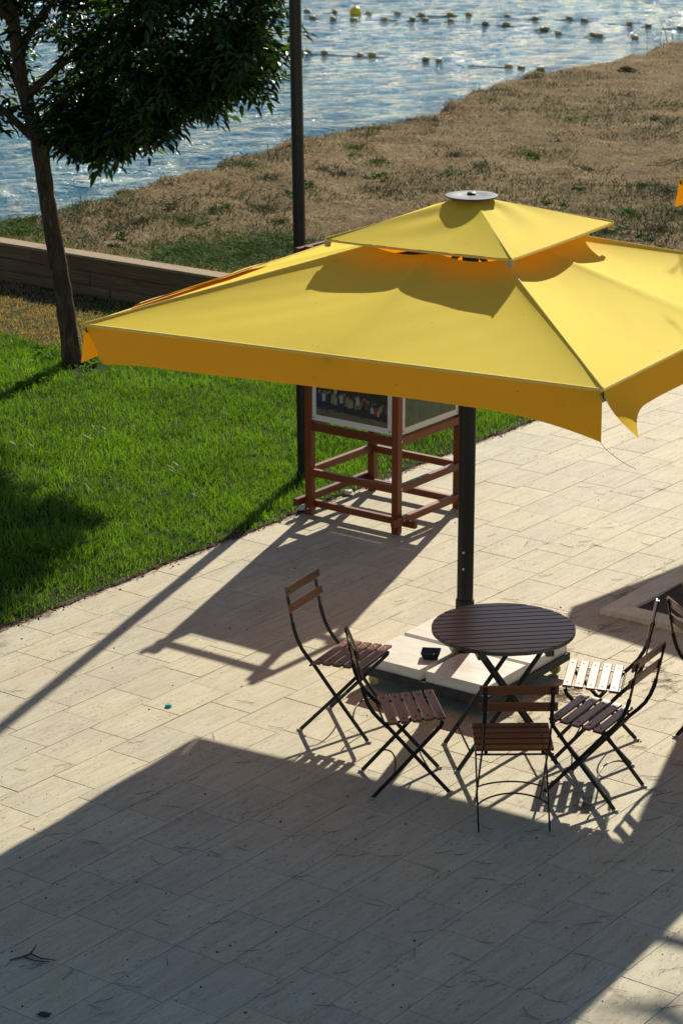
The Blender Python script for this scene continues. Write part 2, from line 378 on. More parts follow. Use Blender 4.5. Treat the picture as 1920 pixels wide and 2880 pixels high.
# lawn
la = np.linspace(3, WALL_A + .02, 70); lb = np.linspace(-26, EDGE_B, 70); A_, B_ = np.meshgrid(la, lb); A_, B_ = A_.ravel(), B_.ravel()
lx = E1[0] * A_ + E2[0] * B_; ly = E1[1] * A_ + E2[1] * B_
def lawn_z(x, y): return .012 + .03 * fbm(x * .8, y * .8, 60) * np.clip((EDGE_B - (x * E2[0] + y * E2[1])) / .5, 0, 1)
idx = np.arange(4900).reshape(70, 70); Q = np.stack([idx[:-1, :-1].ravel(), idx[:-1, 1:].ravel(), idx[1:, 1:].ravel(), idx[1:, :-1].ravel()], 1)[:, ::-1]
tag(link('lawn', fast_mesh('lawn', np.stack([lx, ly, lawn_z(lx, ly)], 1), Q, smooth=True), M['lawn_soil']), kind='structure')

# ------------------------------------------------------------------ terrace of travertine tiles
bed = [(*ab(3, EDGE_B), -.007), (*ab(3, 3), -.007), (*ab(26, 3), -.007), (*ab(26, EDGE_B), -.007)]
pavement = tag(link('pavement', mesh('pavement', bed, [(0, 1, 2, 3)]), M['mortar']), kind='structure')
TL, TW = .455, .3085
phases = {-1: 8.834, 0: 9.076, 1: 8.834, 2: 8.68, 10: 14.30, 11: 14.02, 12: 14.305, 13: 14.10, 16: 10.485}
phases = {1: 8.834, 2: 8.68, 0: 8.629, -1: 8.794, 9: 14.30, 10: 14.02, 11: 9.565, 12: 10.094, 15: 10.485, 16: 10.96}
tile_mb = MB().box((0, 0, -.010), (TL - .0030, TW - .0030, .020), bev=.0012); tile_me = None
tiles = []
for k in range(-20, 17):
    b1 = -5.53 - k * TW; b0 = b1 - TW
    if b0 < EDGE_B - .16: continue
    ph = phases.get(k, random.Random(k + 100).random() * TL)
    for j in range(-40, 60):
        a = ph + (j + .5) * TL
        if not (4.5 < a < 24): continue
        tiles.append((*ab(a, (b0 + b1) / 2), k))
tiles = np.array(tiles); vis = infront(np.stack([tiles[:, 0], tiles[:, 1], 0 * tiles[:, 0]], 1), 90)
inplanter = lambda x, y: (x * E1[0] + y * E1[1] > 13.25) & (x * E2[0] + y * E2[1] > -7.2)
order = np.argsort(tiles[:, 1]); cnt = 0; rest = MB()
for i in order:
    x, y, k = tiles[i]; far = math.hypot(x - .5, y - 13) > 11
    if far or inplanter(x, y): continue
    dz = random.gauss(0, .0006)
    if vis[i] and cnt < 300:
        if tile_me is None: o = tile_mb.build('tile', M['travertine'], pavement); tile_me = o.data
        else: o = link('tile', tile_me, None, pavement)
        o.location = (x, y, dz - .0005); o.rotation_euler = (random.gauss(0, .0011), random.gauss(0, .0011), TA + random.gauss(0, .0012) + (math.pi if random.random() < .5 else 0)); cnt += 1
    else:
        c, s = math.cos(TA), math.sin(TA); hl, hw = TL / 2 - .0015, TW / 2 - .0015; P = []
        for zz in (-.02, -.0005 + dz):
            for u, v in ((-hl, -hw), (hl, -hw), (hl, hw), (-hl, hw)): P.append((u + (x * c + y * s), v + (-x * s + y * c), zz))
        rest.add(P, [(4, 5, 6, 7), (0, 1, 5, 4), (1, 2, 6, 5), (2, 3, 7, 6), (3, 0, 4, 7)])
o = rest.build('tile_field', M['travertine'], pavement); o.rotation_euler = (0, 0, TA); tag(o, kind='stuff')

# ------------------------------------------------------------------ retaining wall of stacked timbers
wall = empty('retaining_wall', (*ab(WALL_A, -15), 0), TA - R(90))
tag(wall, 'low brown timber retaining wall between green lawn and dry bank', 'wall')
wr = random.Random(3)
beam_me = {}
for course in range(3):
    xx = -7.5 - wr.random() * 1.2
    while xx < 4.35:
        L = round(min(2.6 if (int(xx * 7) % 2) else 3.1, 4.44 - xx), 3)
        if L not in beam_me:
            o = MB().box((0, 0, 0), (L - .008, .17, .139), bev=.006).build('timber', M['timber_wall'], wall); beam_me[L] = o.data
        else: o = link('timber', beam_me[L], None, wall)
        o.location = (xx + L / 2, .10 + wr.gauss(0, .004), .07 + .142 * course - .004); o.rotation_euler = (0, 0, wr.gauss(0, .001)); xx += L
xx = -8.2
cap_me = None
while xx < 4.3:
    L = min(2.8, 4.45 - xx)
    if cap_me is None or L < 2.8: o = MB().box((0, 0, 0), (L - .01, .215, .028), bev=.004).build('cap_plank', M['timber_cap'], wall); cap_me = cap_me or o.data
    else: o = link('cap_plank', cap_me, None, wall)
    o.location = (xx + L / 2, .105, .4345); xx += L
for course in range(3):
    for k in range(3):
        o = MB().box((0, 0, 0), (2.2, .16, .139), bev=.006).build('timber', M['timber_wall'], wall); o.location = (4.36, .19 + 1.102 + 2.204 * k, .07 + .142 * course - .004); o.rotation_euler = (0, 0, R(90))
for k in range(3):
    o = MB().box((0, 0, 0), (2.19, .20, .028), bev=.004).build('cap_plank', M['timber_cap'], wall); o.location = (4.35, .215 + 1.102 + 2.204 * k, .4345); o.rotation_euler = (0, 0, R(90))

# ------------------------------------------------------------------ planter bed with stone kerb
pc = ab(12.94, -7.54)
planter = empty('planter_bed', (*pc, 0), TA)
tag(planter, 'square planting bed with pale travertine kerb at the right', 'planter')
def kerb(p, q, inner_p, inner_q):
    z0, z1 = 0.0, .037; V = [(*p, z0), (*q, z0), (*inner_q, z0), (*inner_p, z0), (*p, z1), (*q, z1), (*inner_q, z1), (*inner_p, z1)]
    return MB().add(V, [(4, 5, 6, 7), (0, 1, 5, 4), (1, 2, 6, 5), (2, 3, 7, 6), (3, 0, 4, 7), (3, 2, 1, 0)])
kw = .165          # local x = along A, local -y = along B
k = kerb((0, 0), (0, -1.1), (kw, -kw), (kw, -1.1)).build('kerb_stone', M['travertine_kerb'], planter)
k = kerb((0, -1.103), (0, -2.6), (kw, -1.103), (kw, -2.6)).build('kerb_stone', M['travertine_kerb'], planter)
k = kerb((1.25, 0), (0.003, 0), (1.25, -kw), (kw + .003, -kw)).build('kerb_stone', M['travertine_kerb'], planter)
k = kerb((2.9, 0), (1.253, 0), (2.9, -kw), (1.253, -kw)).build('kerb_stone', M['travertine_kerb'], planter)
gs = MB(); g0 = 13; pv = []
for i in range(g0):
    for j in range(g0): pv.append((kw - .004 + (2.7) * i / (g0 - 1), -kw + .004 - 2.4 * j / (g0 - 1), .012 + .016 * random.random()))
gs.add(pv, [(i * g0 + j, i * g0 + j + 1, i * g0 + g0 + j + 1, i * g0 + g0 + j) for i in range(g0 - 1) for j in range(g0 - 1)])
gs.build('soil', M['soil'], planter)

# ------------------------------------------------------------------ grass as blades
def blades(P, h, wd, lean_dir, lean, cols, seg=2):
    """P (n,3) roots; curved tapering blades of seg quads-worth of triangles + tip"""
    n_ = len(P); ang = rng.random(n_) * 2 * math.pi; sx, sy = np.cos(ang), np.sin(ang)
    ld = np.stack([np.cos(lean_dir), np.sin(lean_dir)], 1); V = []; rows = seg + 1
    for r_ in range(seg):
        t = r_ / seg; wv = wd * (1 - .45 * t); off = lean * h * t ** 1.7; zz = h * t * (1 - .25 * lean * t)
        cx = P[:, 0] + ld[:, 0] * off; cy = P[:, 1] + ld[:, 1] * off; cz = P[:, 2] + zz
        V.append(np.stack([cx - sx * wv / 2, cy - sy * wv / 2, cz], 1)); V.append(np.stack([cx + sx * wv / 2, cy + sy * wv / 2, cz], 1))
    off = lean * h; V.append(np.stack([P[:, 0] + ld[:, 0] * off, P[:, 1] + ld[:, 1] * off, P[:, 2] + h * (1 - .25 * lean)], 1))
    nv = 2 * seg + 1; V = np.stack(V, 1).reshape(-1, 3); base = np.arange(n_)[:, None] * nv; T = []
    for r_ in range(seg - 1):
        a = 2 * r_; T += [base + np.array([[a, a + 1, a + 3]]), base + np.array([[a, a + 3, a + 2]])]
    a = 2 * (seg - 1); T.append(base + np.array([[a, a + 1, a + 2]]))
    T = np.concatenate(T, 0); shade = np.ones(nv); C = np.repeat(cols[:, None, :], nv, 1).reshape(-1, 3)
    return V, T, C
def merge(parts):
    V = []; T = []; C = []; o = 0
    for v, t, c in parts: V.append(v); T.append(t + o); C.append(c); o += len(v)
    return np.concatenate(V), np.concatenate(T), np.concatenate(C)
def lerp(a, b, t): return np.asarray(a) * (1 - t[:, None]) + np.asarray(b) * t[:, None]

N = 420000
a_ = rng.uniform(8.5, WALL_A - .03, N); b_ = EDGE_B + .06 - rng.random(N) * 9.5
x = E1[0] * a_ + E2[0] * b_; y = E1[1] * a_ + E2[1] * b_
keep = infront(np.stack([x, y, 0 * x], 1), 60); x, y, a_, b_ = x[keep], y[keep], a_[keep], b_[keep]
# ragged border to the paving: only some blades grow over the edge
eb = EDGE_B + .075 - .12 * fbm(a_ * 2.6, a_ * 0 + 3.3, 70) + .02 * rng.random(len(a_)) - .03 * rng.random(len(a_)); keep = b_ < eb
# thinner dry patch under the wall at the left, bare ring at the tree foot
dry = np.clip((a_ - 15.9 + .7 * (fbm(x * 1.2, y * 1.2, 72) - .5) * 2) / .6, 0, 1) * np.clip((-1.9 - x) / .8, 0, 1)
keep &= rng.random(len(x)) > .2 * dry
tr = np.hypot(x + 2.38, (y - 21.45) * .8); keep &= (tr > .22) | (rng.random(len(x)) < .12)
x, y, a_, b_, dry = [q[keep] for q in (x, y, a_, b_, dry)]
cl = fbm(x * 2.2, y * 2.2, 71); fine = fbm(x * 11, y * 11, 73); thin = rng.random(len(x)) < -.05 + 1.5 * fine
x, y, a_, b_, dry, cl, fine = [q[thin] for q in (x, y, a_, b_, dry, cl, fine)]
n_ = len(x); h = (.040 + .040 * rng.random(n_) + .055 * np.clip(cl - .48, 0, 1) + .03 * np.clip(fine - .5, 0, 1)) * (1 - .45 * dry)
edge = np.clip((EDGE_B + .05 - b_) / .16, .55, 1); h *= edge; lng = rng.random(n_) < .035; h[lng] *= 1.7
t = np.clip(cl + rng.normal(0, .22, n_), 0, 1)
cg = lerp((.050, .115, .011), (.190, .36, .033), t); st = (rng.random(n_) < .025) ; cg[st] = (.25, .22, .10)
cd_ = lerp((.24, .150, .10), (.42, .285, .20), rng.random(n_)); dm = rng.random(n_) < dry * .95; cg[dm] = cd_[dm]
P = np.stack([x, y, lawn_z(x, y) - .004], 1)
pieces = [blades(P, h, .0042 + .0035 * rng.random(n_), rng.random(n_) * 6.28, .15 + .75 * rng.random(n_), cg, 2)]
# coarse taller tufts in the lawn
for (ux, uy, rad, cnt_, hh) in [(560, 1352, .20, 150, .12), (260, 1440, .30, 230, .12), (470, 1460, .16, 90, .10), (200, 1560, .20, 130, .13), (600, 1425, .15, 80, .09), (700, 1180, .2, 160, .10), (110, 1290, .2, 200, .12), (330, 1250, .25, 220, .10), (1150, 1230, .25, 260, .12), (930, 1290, .3, 260, .12), (40, 1000, .3, 200, .11)]:
    c0 = at(ux, uy); n2 = cnt_; an = rng.random(n2) * 6.28; rr = rad * np.sqrt(rng.random(n2)); qx = c0[0] + rr * np.cos(an); qy = c0[1] + rr * np.sin(an)
    cc = lerp((.06, .125, .012), (.12, .23, .025), rng.random(n2))
    pieces.append(blades(np.stack([qx, qy, lawn_z(qx, qy) - .004], 1), hh * (.5 + .6 * rng.random(n2)), .007 + .005 * rng.random(n2), an + rng.normal(0, .5, n2), .35 + .6 * rng.random(n2), cc, 3))
V, T, C = merge(pieces)
tag(link('lawn_grass', fast_mesh('lawn_grass', V, T, C), M['grass_blade']), 'short sunlit green grass covering the lawn beside the terrace', 'grass', kind='stuff')

# dry grass, green tufts and weeds on the bank
N = 520000
x = rng.uniform(-6, 9, N); y = rng.uniform(18.5, 52, N); w = x * E1[0] + y * E1[1]; s = shore_d(np.stack([x, y], 1))
keep = infront(np.stack([x, y, 0 * x + .35], 1), 40) & (w > WALL_A + .24) & (s > -.12) & (x * E2[0] + y * E2[1] < -10.75); x, y, w, s = x[keep], y[keep], w[keep], s[keep]
den = fbm(x * 1.1, y * 1.1, 80); fi = fbm(x * 5, y * 5, 81); keep = rng.random(len(x)) < np.clip(-.35 + 1.9 * (den * .4 + fi * .6), .08, 1) * np.clip(34 / y, .5, 1.2); x, y, w, s = x[keep], y[keep], w[keep], s[keep]
near = np.clip(1 - (w - WALL_A) / (1.6 + 1.4 * (fbm(x * .8, x * 0 + 1, 86) - .5) * 2), 0, 1)
gm = fbm(x * .8 + 5, y * .8, 82) + .22 * (fbm(x * 3.5, y * 3.5, 83) - .5) * 2 + .44 * near + .12 * np.clip((30 - y) / 6, 0, 1) * np.clip((-x) / 2, 0, 1)
green = np.clip((gm - .515) / .11, 0, 1); n_ = len(x)
lush = np.clip((near - .25) / .3, 0, 1) * np.clip((gm - .62) / .1, 0, 1)
isg = rng.random(n_) < green * .9
cdry = lerp((.15, .085, .035), (.58, .45, .22), np.clip(rng.random(n_) ** 1.5 * .9 + .6 * (fbm(x * 2, y * 2, 84) - .4), 0, 1))
cdry *= (.62 + .78 * fbm(x * .55, y * .55, 88))[:, None]
cgr = lerp((.040, .058, .020), (.10, .118, .040), rng.random(n_)); lg = lerp((.055, .13, .018), (.10, .20, .03), rng.random(n_)); lm = rng.random(n_) < lush; cgr[lm] = lg[lm]
C0 = np.where(isg[:, None], cgr, cdry); h = np.where(isg, .030 + .045 * rng.random(n_), .016 + .036 * rng.random(n_)) * (1 + .6 * lush) + .10 * (rng.random(n_) ** 6) * (s < 1.2)
P = np.stack([x, y, bank_z(x, y) - .006], 1)
pieces = [blades(P, h, .006 + .006 * rng.random(n_), rng.random(n_) * 6.28, np.where(isg, .5 + 1.2 * rng.random(n_), .9 + 1.8 * rng.random(n_)), C0, 2)]
for (ux, uy, rad, cnt_) in [(640, 470, .30, 260), (700, 480, .35, 320), (745, 515, .25, 200), (1000, 420, .25, 220), (960, 495, .30, 260), (900, 480, .2, 140), (1060, 460, .25, 200), (600, 610, .5, 420), (520, 640, .45, 360), (750, 590, .4, 360), (790, 640, .35, 300), (1280, 430, .4, 300), (1350, 470, .3, 220), (1490, 430, .4, 360), (1430, 300, .5, 240), (1600, 330, .5, 220), (1760, 250, .5, 200), (1840, 330, .6, 260), (1800, 520, .5, 420), (1870, 540, .4, 360), (1760, 600, .5, 420), (1850, 650, .5, 520), (1700, 660, .4, 360), (1900, 600, .4, 300), (1150, 330, .4, 200), (1300, 240, .4, 160), (1060, 360, .3, 160), (880, 350, .35, 180), (830, 420, .3, 200), (420, 520, .3, 220), (330, 560, .35, 260), (250, 560, .4, 320), (200, 600, .4, 360), (90, 620, .4, 420), (30, 610, .3, 320), (400, 640, .4, 300), (330, 660, .4, 300), (1540, 620, .3, 160), (1650, 470, .3, 160), (1220, 330, .3, 140)] + [(x0, y0, .42, 900) for x0, y0 in ((500, 728), (560, 735), (620, 748), (680, 740), (740, 722), (800, 705), (640, 715), (710, 700), (770, 690), (20, 655), (70, 660))]:
    c0 = at(ux, uy, .35); n2 = int(cnt_ * 1.1); an = rng.random(n2) * 6.28; rr = rad * np.abs(rng.normal(0, .55, n2)); qx = c0[0] + rr * np.cos(an) * 1.3; qy = c0[1] + rr * np.sin(an) * 1.8; ok = (qx * E1[0] + qy * E1[1] > WALL_A + .26) & (shore_d(np.stack([qx, qy], 1)) > -.05); qx, qy = qx[ok], qy[ok]; n2 = len(qx)
    kind = random.random(); ca, cb = ((.035, .055, .020), (.085, .105, .040)) if kind < .6 and cnt_ < 900 else ((.05, .10, .016), (.10, .175, .03))
    pieces.append(blades(np.stack([qx, qy, bank_z(qx, qy) - .004], 1), .03 + .07 * rng.random(n2), .007 + .007 * rng.random(n2), rng.random(n2) * 6.28, .5 + 1.3 * rng.random(n2), lerp(ca, cb, rng.random(n2)), 2))
# tall dry stems along the shore at the right edge
n2 = 110; k0 = rng.random(n2); qx = 5.2 + 2.4 * k0; qy = 45.2 + 3.9 * k0 + rng.normal(0, .25, n2); ok = shore_d(np.stack([qx, qy], 1)) > -.05; qx, qy = qx[ok], qy[ok]; n2 = len(qx)
pieces.append(blades(np.stack([qx, qy, bank_z(qx, qy)], 1), (.25 + .75 * rng.random(n2) * np.clip((qx - 5.0) / 1.6, .2, 1)), np.full(n2, .012), rng.random(n2) * 6.28, .1 + .35 * rng.random(n2), lerp((.36, .27, .15), (.5, .38, .22), rng.random(n2)), 3))
V, T, C = merge(pieces)
tag(link('bank_grass', fast_mesh('bank_grass', V, T, C), M['dry_blade']), 'dry straw grass with grey green patches on the bank by the water', 'dry grass', kind='stuff')

# leafy low weeds on the bank and lawn
def rosette(P, rad, cnt_, cols, tilt=.5):
    out = []
    for (x0, y0, z0), r0, c0 in zip(P, rad, cols):
        for k in range(cnt_):
            an = rng.random() * 6.28; L = r0 * (.6 + .5 * rng.random()); wv = L * .22; e = tilt * (.4 + rng.random()); d = np.array([math.cos(an), math.sin(an)]); q = np.array([-d[1], d[0]])
            b0 = np.array([x0, y0, z0]) + np.array([d[0], d[1], 0]) * L * .12 * rng.random(); m = b0 + np.array([d[0] * L * .5, d[1] * L * .5, L * .5 * e]); tp = b0 + np.array([d[0] * L, d[1] * L, L * .55 * e])
            out.append((b0, m + np.array([q[0], q[1], 0]) * wv, tp, m - np.array([q[0], q[1], 0]) * wv, np.array(c0) * (.75 + .5 * rng.random())))
    V = np.array([p for o_ in out for p in o_[:4]]); n_ = len(out); b = np.arange(n_)[:, None] * 4
    return V, np.concatenate([b + [[0, 1, 2]], b + [[0, 2, 3]]]), np.repeat(np.array([o_[4] for o_ in out]), 4, 0)
wp = [];
for (ux, uy) in [(640, 745), (655, 720), (690, 735), (760, 690), (820, 540), (470, 585), (632, 570), (870, 520), (1000, 430), (1260, 480), (1500, 430), (1730, 640), (1880, 690), (1800, 660), (560, 640), (350, 690), (1060, 500), (20, 615), (40, 630), (90, 600), (280, 540), (1630, 520), (1540, 560)]:
    for q in range(5):
        p = at(ux + random.gauss(0, 14), uy + random.gauss(0, 7), .4); wp.append((p[0], p[1], float(bank_z(np.array([p[0]]), np.array([p[1]]))[0])))
wp = [p for p in wp if p[0] * E1[0] + p[1] * E1[1] > WALL_A + .3]
pcs = [rosette(wp, [.04 + .06 * random.random() for _ in wp], 16, [random.choice([(.06, .11, .03), (.09, .16, .03), (.07, .09, .045)]) for _ in wp], .7)]
lw = [];
for (ux, uy) in [(120, 1540), (110, 1008), (150, 1015), (250, 1030), (262, 1035), (225, 1045), (118, 1080), (70, 1090)]:
    for q in range(2): p = at(ux + random.gauss(0, 12), uy + random.gauss(0, 6), .02); lw.append((p[0], p[1], .04))
pcs.append(rosette(lw, [.05 + .06 * random.random() for _ in lw], 14, [(.11, .20, .03) for _ in lw], .9))
V, T, C = merge(pcs)
tag(link('weeds', fast_mesh('weeds', V, T, C), M['weed_leaf']), 'small broad leaved green weeds scattered over bank and lawn', 'weeds', kind='stuff')

# ================================================================== UMBRELLAS
def grid_faces(nu, nv, o=0): return [(o + i * nv + j, o + (i + 1) * nv + j, o + (i + 1) * nv + j + 1, o + i * nv + j + 1) for i in range(nu - 1) for j in range(nv - 1)]
EAVE = [Vector((-1.6, -1.6, 2.366)), Vector((1.6, -1.6, 2.414)), Vector((1.6, 1.6, 2.41)), Vector((-1.6, 1.6, 2.39))]     # L, F, R, B
INR = [Vector((-.42, -.42, 2.735)), Vector((.42, -.42, 2.742)), Vector((.42, .42, 2.745)), Vector((-.42, .42, 2.735))]
def make_umbrella(name, loc, rz):
    u = empty(name, loc, rz); Y = M['yellow_cloth']
    # --- main canopy: four faces, each with a middle rib, cloth sagging between ribs
    NU, NV = 49, 28; V = []; F = []
    for f in range(4):
        c0, c1, i0, i1 = EAVE[f], EAVE[(f + 1) % 4], INR[f], INR[(f + 1) % 4]; o = len(V)
        for a in range(NU):
            s = a / (NU - 1); ou = c0.lerp(c1, s); inn = i0.lerp(i1, s); xr = (2 * s) % 1.0 if s < 1 else 0; sg = 4 * xr * (1 - xr)
            for b in range(NV):
                t = b / (NV - 1); p = inn.lerp(ou, t); q = 4 * t * (1 - t)
                dz = -sg * (.028 * (1 - t) ** 1.8 + (.013 if f != 1 else .020) * q + .002) + sg * (.004 * q * math.sin(9 * s + 5 * t + f) + .0012 * q * math.sin(31 * s + 17 * t * (1 + s) + 2 * f))
                rib = min(abs(xr), abs(1 - xr)); dz += .006 * math.exp(-(rib / .035) ** 2) * min(1, 6 * (1 - t))
                V.append(p + Vector((0, 0, dz)))
        F += grid_faces(NU, NV, o)
    cano = link('canopy', mesh('canopy', V, F, True), Y, u)
    # corner seams
    hip = MB()
    for k in range(4):
        hip.tube([INR[k].lerp(EAVE[k], t / 10) + Vector((0, 0, .006)) for t in range(11)], .006, 6)
        m0, m1 = INR[k].lerp(INR[(k + 1) % 4], .5), EAVE[k].lerp(EAVE[(k + 1) % 4], .5)
    hip.build('seam', M['hem_cloth'], cano, True)
    hem = MB()
    for k in range(4): hem.tube([EAVE[k].lerp(EAVE[(k + 1) % 4], t / 16) + Vector((0, 0, -.004)) for t in range(17)], .009, 6)
    hem.build('hem', M['hem_cloth'], cano, True)
    # --- valances
    def valance(k, h=.205, l_along=0, l_out=0, l_drop=0, r_along=0, r_out=0, r_drop=0, seed=0):
        c0, c1 = EAVE[k], EAVE[(k + 1) % 4]; al = (c1 - c0).normalized(); out = Vector((al.y, -al.x, 0)).normalized(); nu, nv = 61, 9; V = []
        for a in range(nu):
            s = a / (nu - 1); el = max(0, 1 - s / .16) ** 1.6; er = max(0, 1 - (1 - s) / .20) ** 1.8; top = c0.lerp(c1, s)
            for b in range(nv):
                v = b / (nv - 1); hh = h + l_drop * el + r_drop * er + .008 * math.sin(5 * s + seed)
                o_ = .010 + .007 * math.sin(7 * s + seed) * v + .004 * math.sin(23 * s + 2 * seed) * v + (l_out * el + r_out * er) * v
                V.append(top + Vector((0, 0, -.010 - hh * v)) + out * (o_ * v + .004) + al * (l_along * el * v - r_along * er * v))
        link('valance', mesh('valance', V, grid_faces(nu, nv), True), M['valance_cloth_shade_tone'], u)
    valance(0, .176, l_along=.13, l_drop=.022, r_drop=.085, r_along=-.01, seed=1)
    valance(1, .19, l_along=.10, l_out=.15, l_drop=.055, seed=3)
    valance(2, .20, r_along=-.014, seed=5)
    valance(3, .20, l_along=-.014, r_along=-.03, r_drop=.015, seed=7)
    # --- flap of the left valance blown up over the eave
    V = []; nu, nv = 41, 7; c0, c1 = EAVE[0], EAVE[3]
    for a in range(nu):
        s = a / (nu - 1); k = .135 + .40 * s; base = c0.lerp(c1, k); wv = .10 + .10 * s ** 1.2 + .012 * math.sin(13 * s); up = .012 + .008 * math.sin(8 * s + 1)
        for b in range(nv):
            v = b / (nv - 1); V.append(base + Vector((.004 + wv * v, .012 * math.sin(9 * s + 4 * v), .006 + .315 * wv * v + up * math.sin(math.pi * v) + .020 * max(0, v - .72) / .28)))
    link('folded_flap', mesh('folded_flap', V, grid_faces(nu, nv), True), M['hem_cloth'], u)
    # --- vent canopy
    va = R(-2.2); H = .61; VC = []
    for (sx, sy, zz) in ((-1, -1, 2.782), (1, -1, 2.80), (1, 1, 2.815), (-1, 1, 2.80)):
        VC.append(Vector((sx * H * math.cos(va) - sy * H * math.sin(va), sx * H * math.sin(va) + sy * H * math.cos(va), zz)))
    V = []; F = []; nu, nv = 33, 20
    for f in range(4):
        c0, c1 = VC[f], VC[(f + 1) % 4]; o = len(V)
        for a in range(nu):
            s = a / (nu - 1); ou = c0.lerp(c1, s); d = Vector((ou.x, ou.y, 0)).normalized(); inn = d * .055 + Vector((0, 0, 2.990)); sg = 4 * s * (1 - s)
            for b in range(nv):
                t = b / (nv - 1); p = inn.lerp(ou, t); q = 4 * t * (1 - t)
                dz = -sg * (.012 * q + .005 * t) + sg * (.010 * q * (1 - t) * math.sin(11 * s + 4 * f + 7 * t) + .008 * (1 - t) ** 3 * math.sin(t * 9) * math.sin(7 * s + f))
                V.append(p + Vector((0, 0, dz)))
        F += grid_faces(nu, nv, o)
    vc = link('vent_canopy', mesh('vent_canopy', V, F, True), Y, u)
    vh = MB()
    for k in range(4):
        vh.tube([VC[k].lerp(VC[(k + 1) % 4], t / 10) + Vector((0, 0, -.008 - .006 * 4 * (t / 10) * (1 - t / 10))) for t in range(11)], .007, 6)
    vh.build('hem', M['hem_cloth'], vc, True)
    vs_ = MB()
    for k in range(4): vs_.tube([Vector((0, 0, 2.985)).lerp(VC[k], .2 + .8 * t / 8) + Vector((0, 0, .003)) for t in range(9)], .0045, 6)
    vs_.build('seam', M['hem_cloth'], vc, True)
    for k in range(4): MB().box(VC[k] * .985 + Vector((0, 0, -.028)) - Vector((0, 0, VC[k].z * -.015)), (.030, .030, .038), bev=.005).build('corner_tip', M['beige_plastic'], vc)
    # --- top disc
    cap = MB().lathe([(.02, 2.985), (.148, 2.992), (.1535, 2.998), (.152, 3.004), (.075, 3.0065), (.072, 3.0058), (.02, 3.008)], n=48).build('top_disc', M['cap_plastic'], u, True)
    MB().lathe([(.026, 3.004), (.026, 3.018), (.018, 3.022)], n=10).build('knob', M['black_metal'], cap, True)
    # --- mast, hub, ribs and struts
    mast = MB().tube([(0, 0, .16), (0, 0, 2.2), (0, 0, 2.985)], .0495, 28, True).build('mast', M['charcoal_metal'], u, True)
    MB().lathe([(.057, .16), (.057, .515), (.0555, .526), (.050, .526), (.0505, .45)], n=28).build('socket', M['charcoal_metal'], u, True)
    for zz in (.732, .837):
        an = R(-90 - 31 + 11); an = R(-108 - math.degrees(rz)); d = Vector((math.cos(an), math.sin(an), 0))
        MB().lathe([(.0075, 0), (.0075, .004), (.004, .005)], d * .0485 + Vector((0, 0, zz)), 12, d.to_track_quat('Z', 'Y').to_matrix()).build('bolt', M['bolt'], mast, True)
    MB().lathe([(.07, 2.66), (.075, 2.68), (.075, 2.715), (.06, 2.73)], n=16).build('hub', M['charcoal_metal'], u, True)
    MB().lathe([(.06, 2.02), (.07, 2.04), (.07, 2.10), (.06, 2.12)], n=16).build('slider', M['charcoal_metal'], u, True)
    for k in range(4):
        for e in (EAVE[k], EAVE[k].lerp(EAVE[(k + 1) % 4], .5)):
            d = Vector((e.x, e.y, 0)).normalized(); r0 = d * .06 + Vector((0, 0, 2.70)); e2 = e + Vector((0, 0, -.035))
            rb = MB().strap([r0, e2], .018, .028, Vector((-d.y, d.x, 0))).build('rib', M['charcoal_metal'], u)
            mid = r0.lerp(e2, .48); MB().strap([d * .06 + Vector((0, 0, 2.07)), mid + Vector((0, 0, -.016))], .014, .022, Vector((-d.y, d.x, 0))).build('strut', M['charcoal_metal'], rb)
    for k in range(4): 
        d = Vector((VC[k].x, VC[k].y, 0)).normalized(); MB().strap([d * .05 + Vector((0, 0, 2.955)), VC[k] + Vector((0, 0, -.020))], .014, .02, Vector((-d.y, d.x, 0))).build('vent_rib', M['charcoal_metal'], u)
    # loose thread at the near corner
    F0 = EAVE[1]; MB().tube([F0 + Vector((.0 + .16 * t ** 1.3, -.02 + .10 * t, -.26 - .20 * t + .05 * t * t)) for t in [i / 12 for i in range(13)]], .0012, 4).build('loose_thread', M['seam_thread'], u)
    # --- weighted base: steel tray on casters with four marble slabs round the mast
    br = R(-35.6) - rz; c, s = math.cos(br), math.sin(br); Mb = Matrix.Rotation(br, 3, 'Z'); bo = Vector((0, 0, 0))
    fr = MB()
    for sx, sy, dx, dy in ((0, -1, .95, .012), (0, 1, .95, .012), (-1, 0, .012, .926), (1, 0, .012, .926)):
        fr.box(Mb @ Vector((sx * .469, sy * .469, .111)), (dx, dy, .050), Mb)
    fr.box(Mb @ Vector((0, 0, .093)), (.92, .92, .014), Mb)
    fr.box(Mb @ Vector((0, 0, .130)), (.10, .10, .05), Mb)
    base = fr.build('base_tray', M['frame_metal'], u)
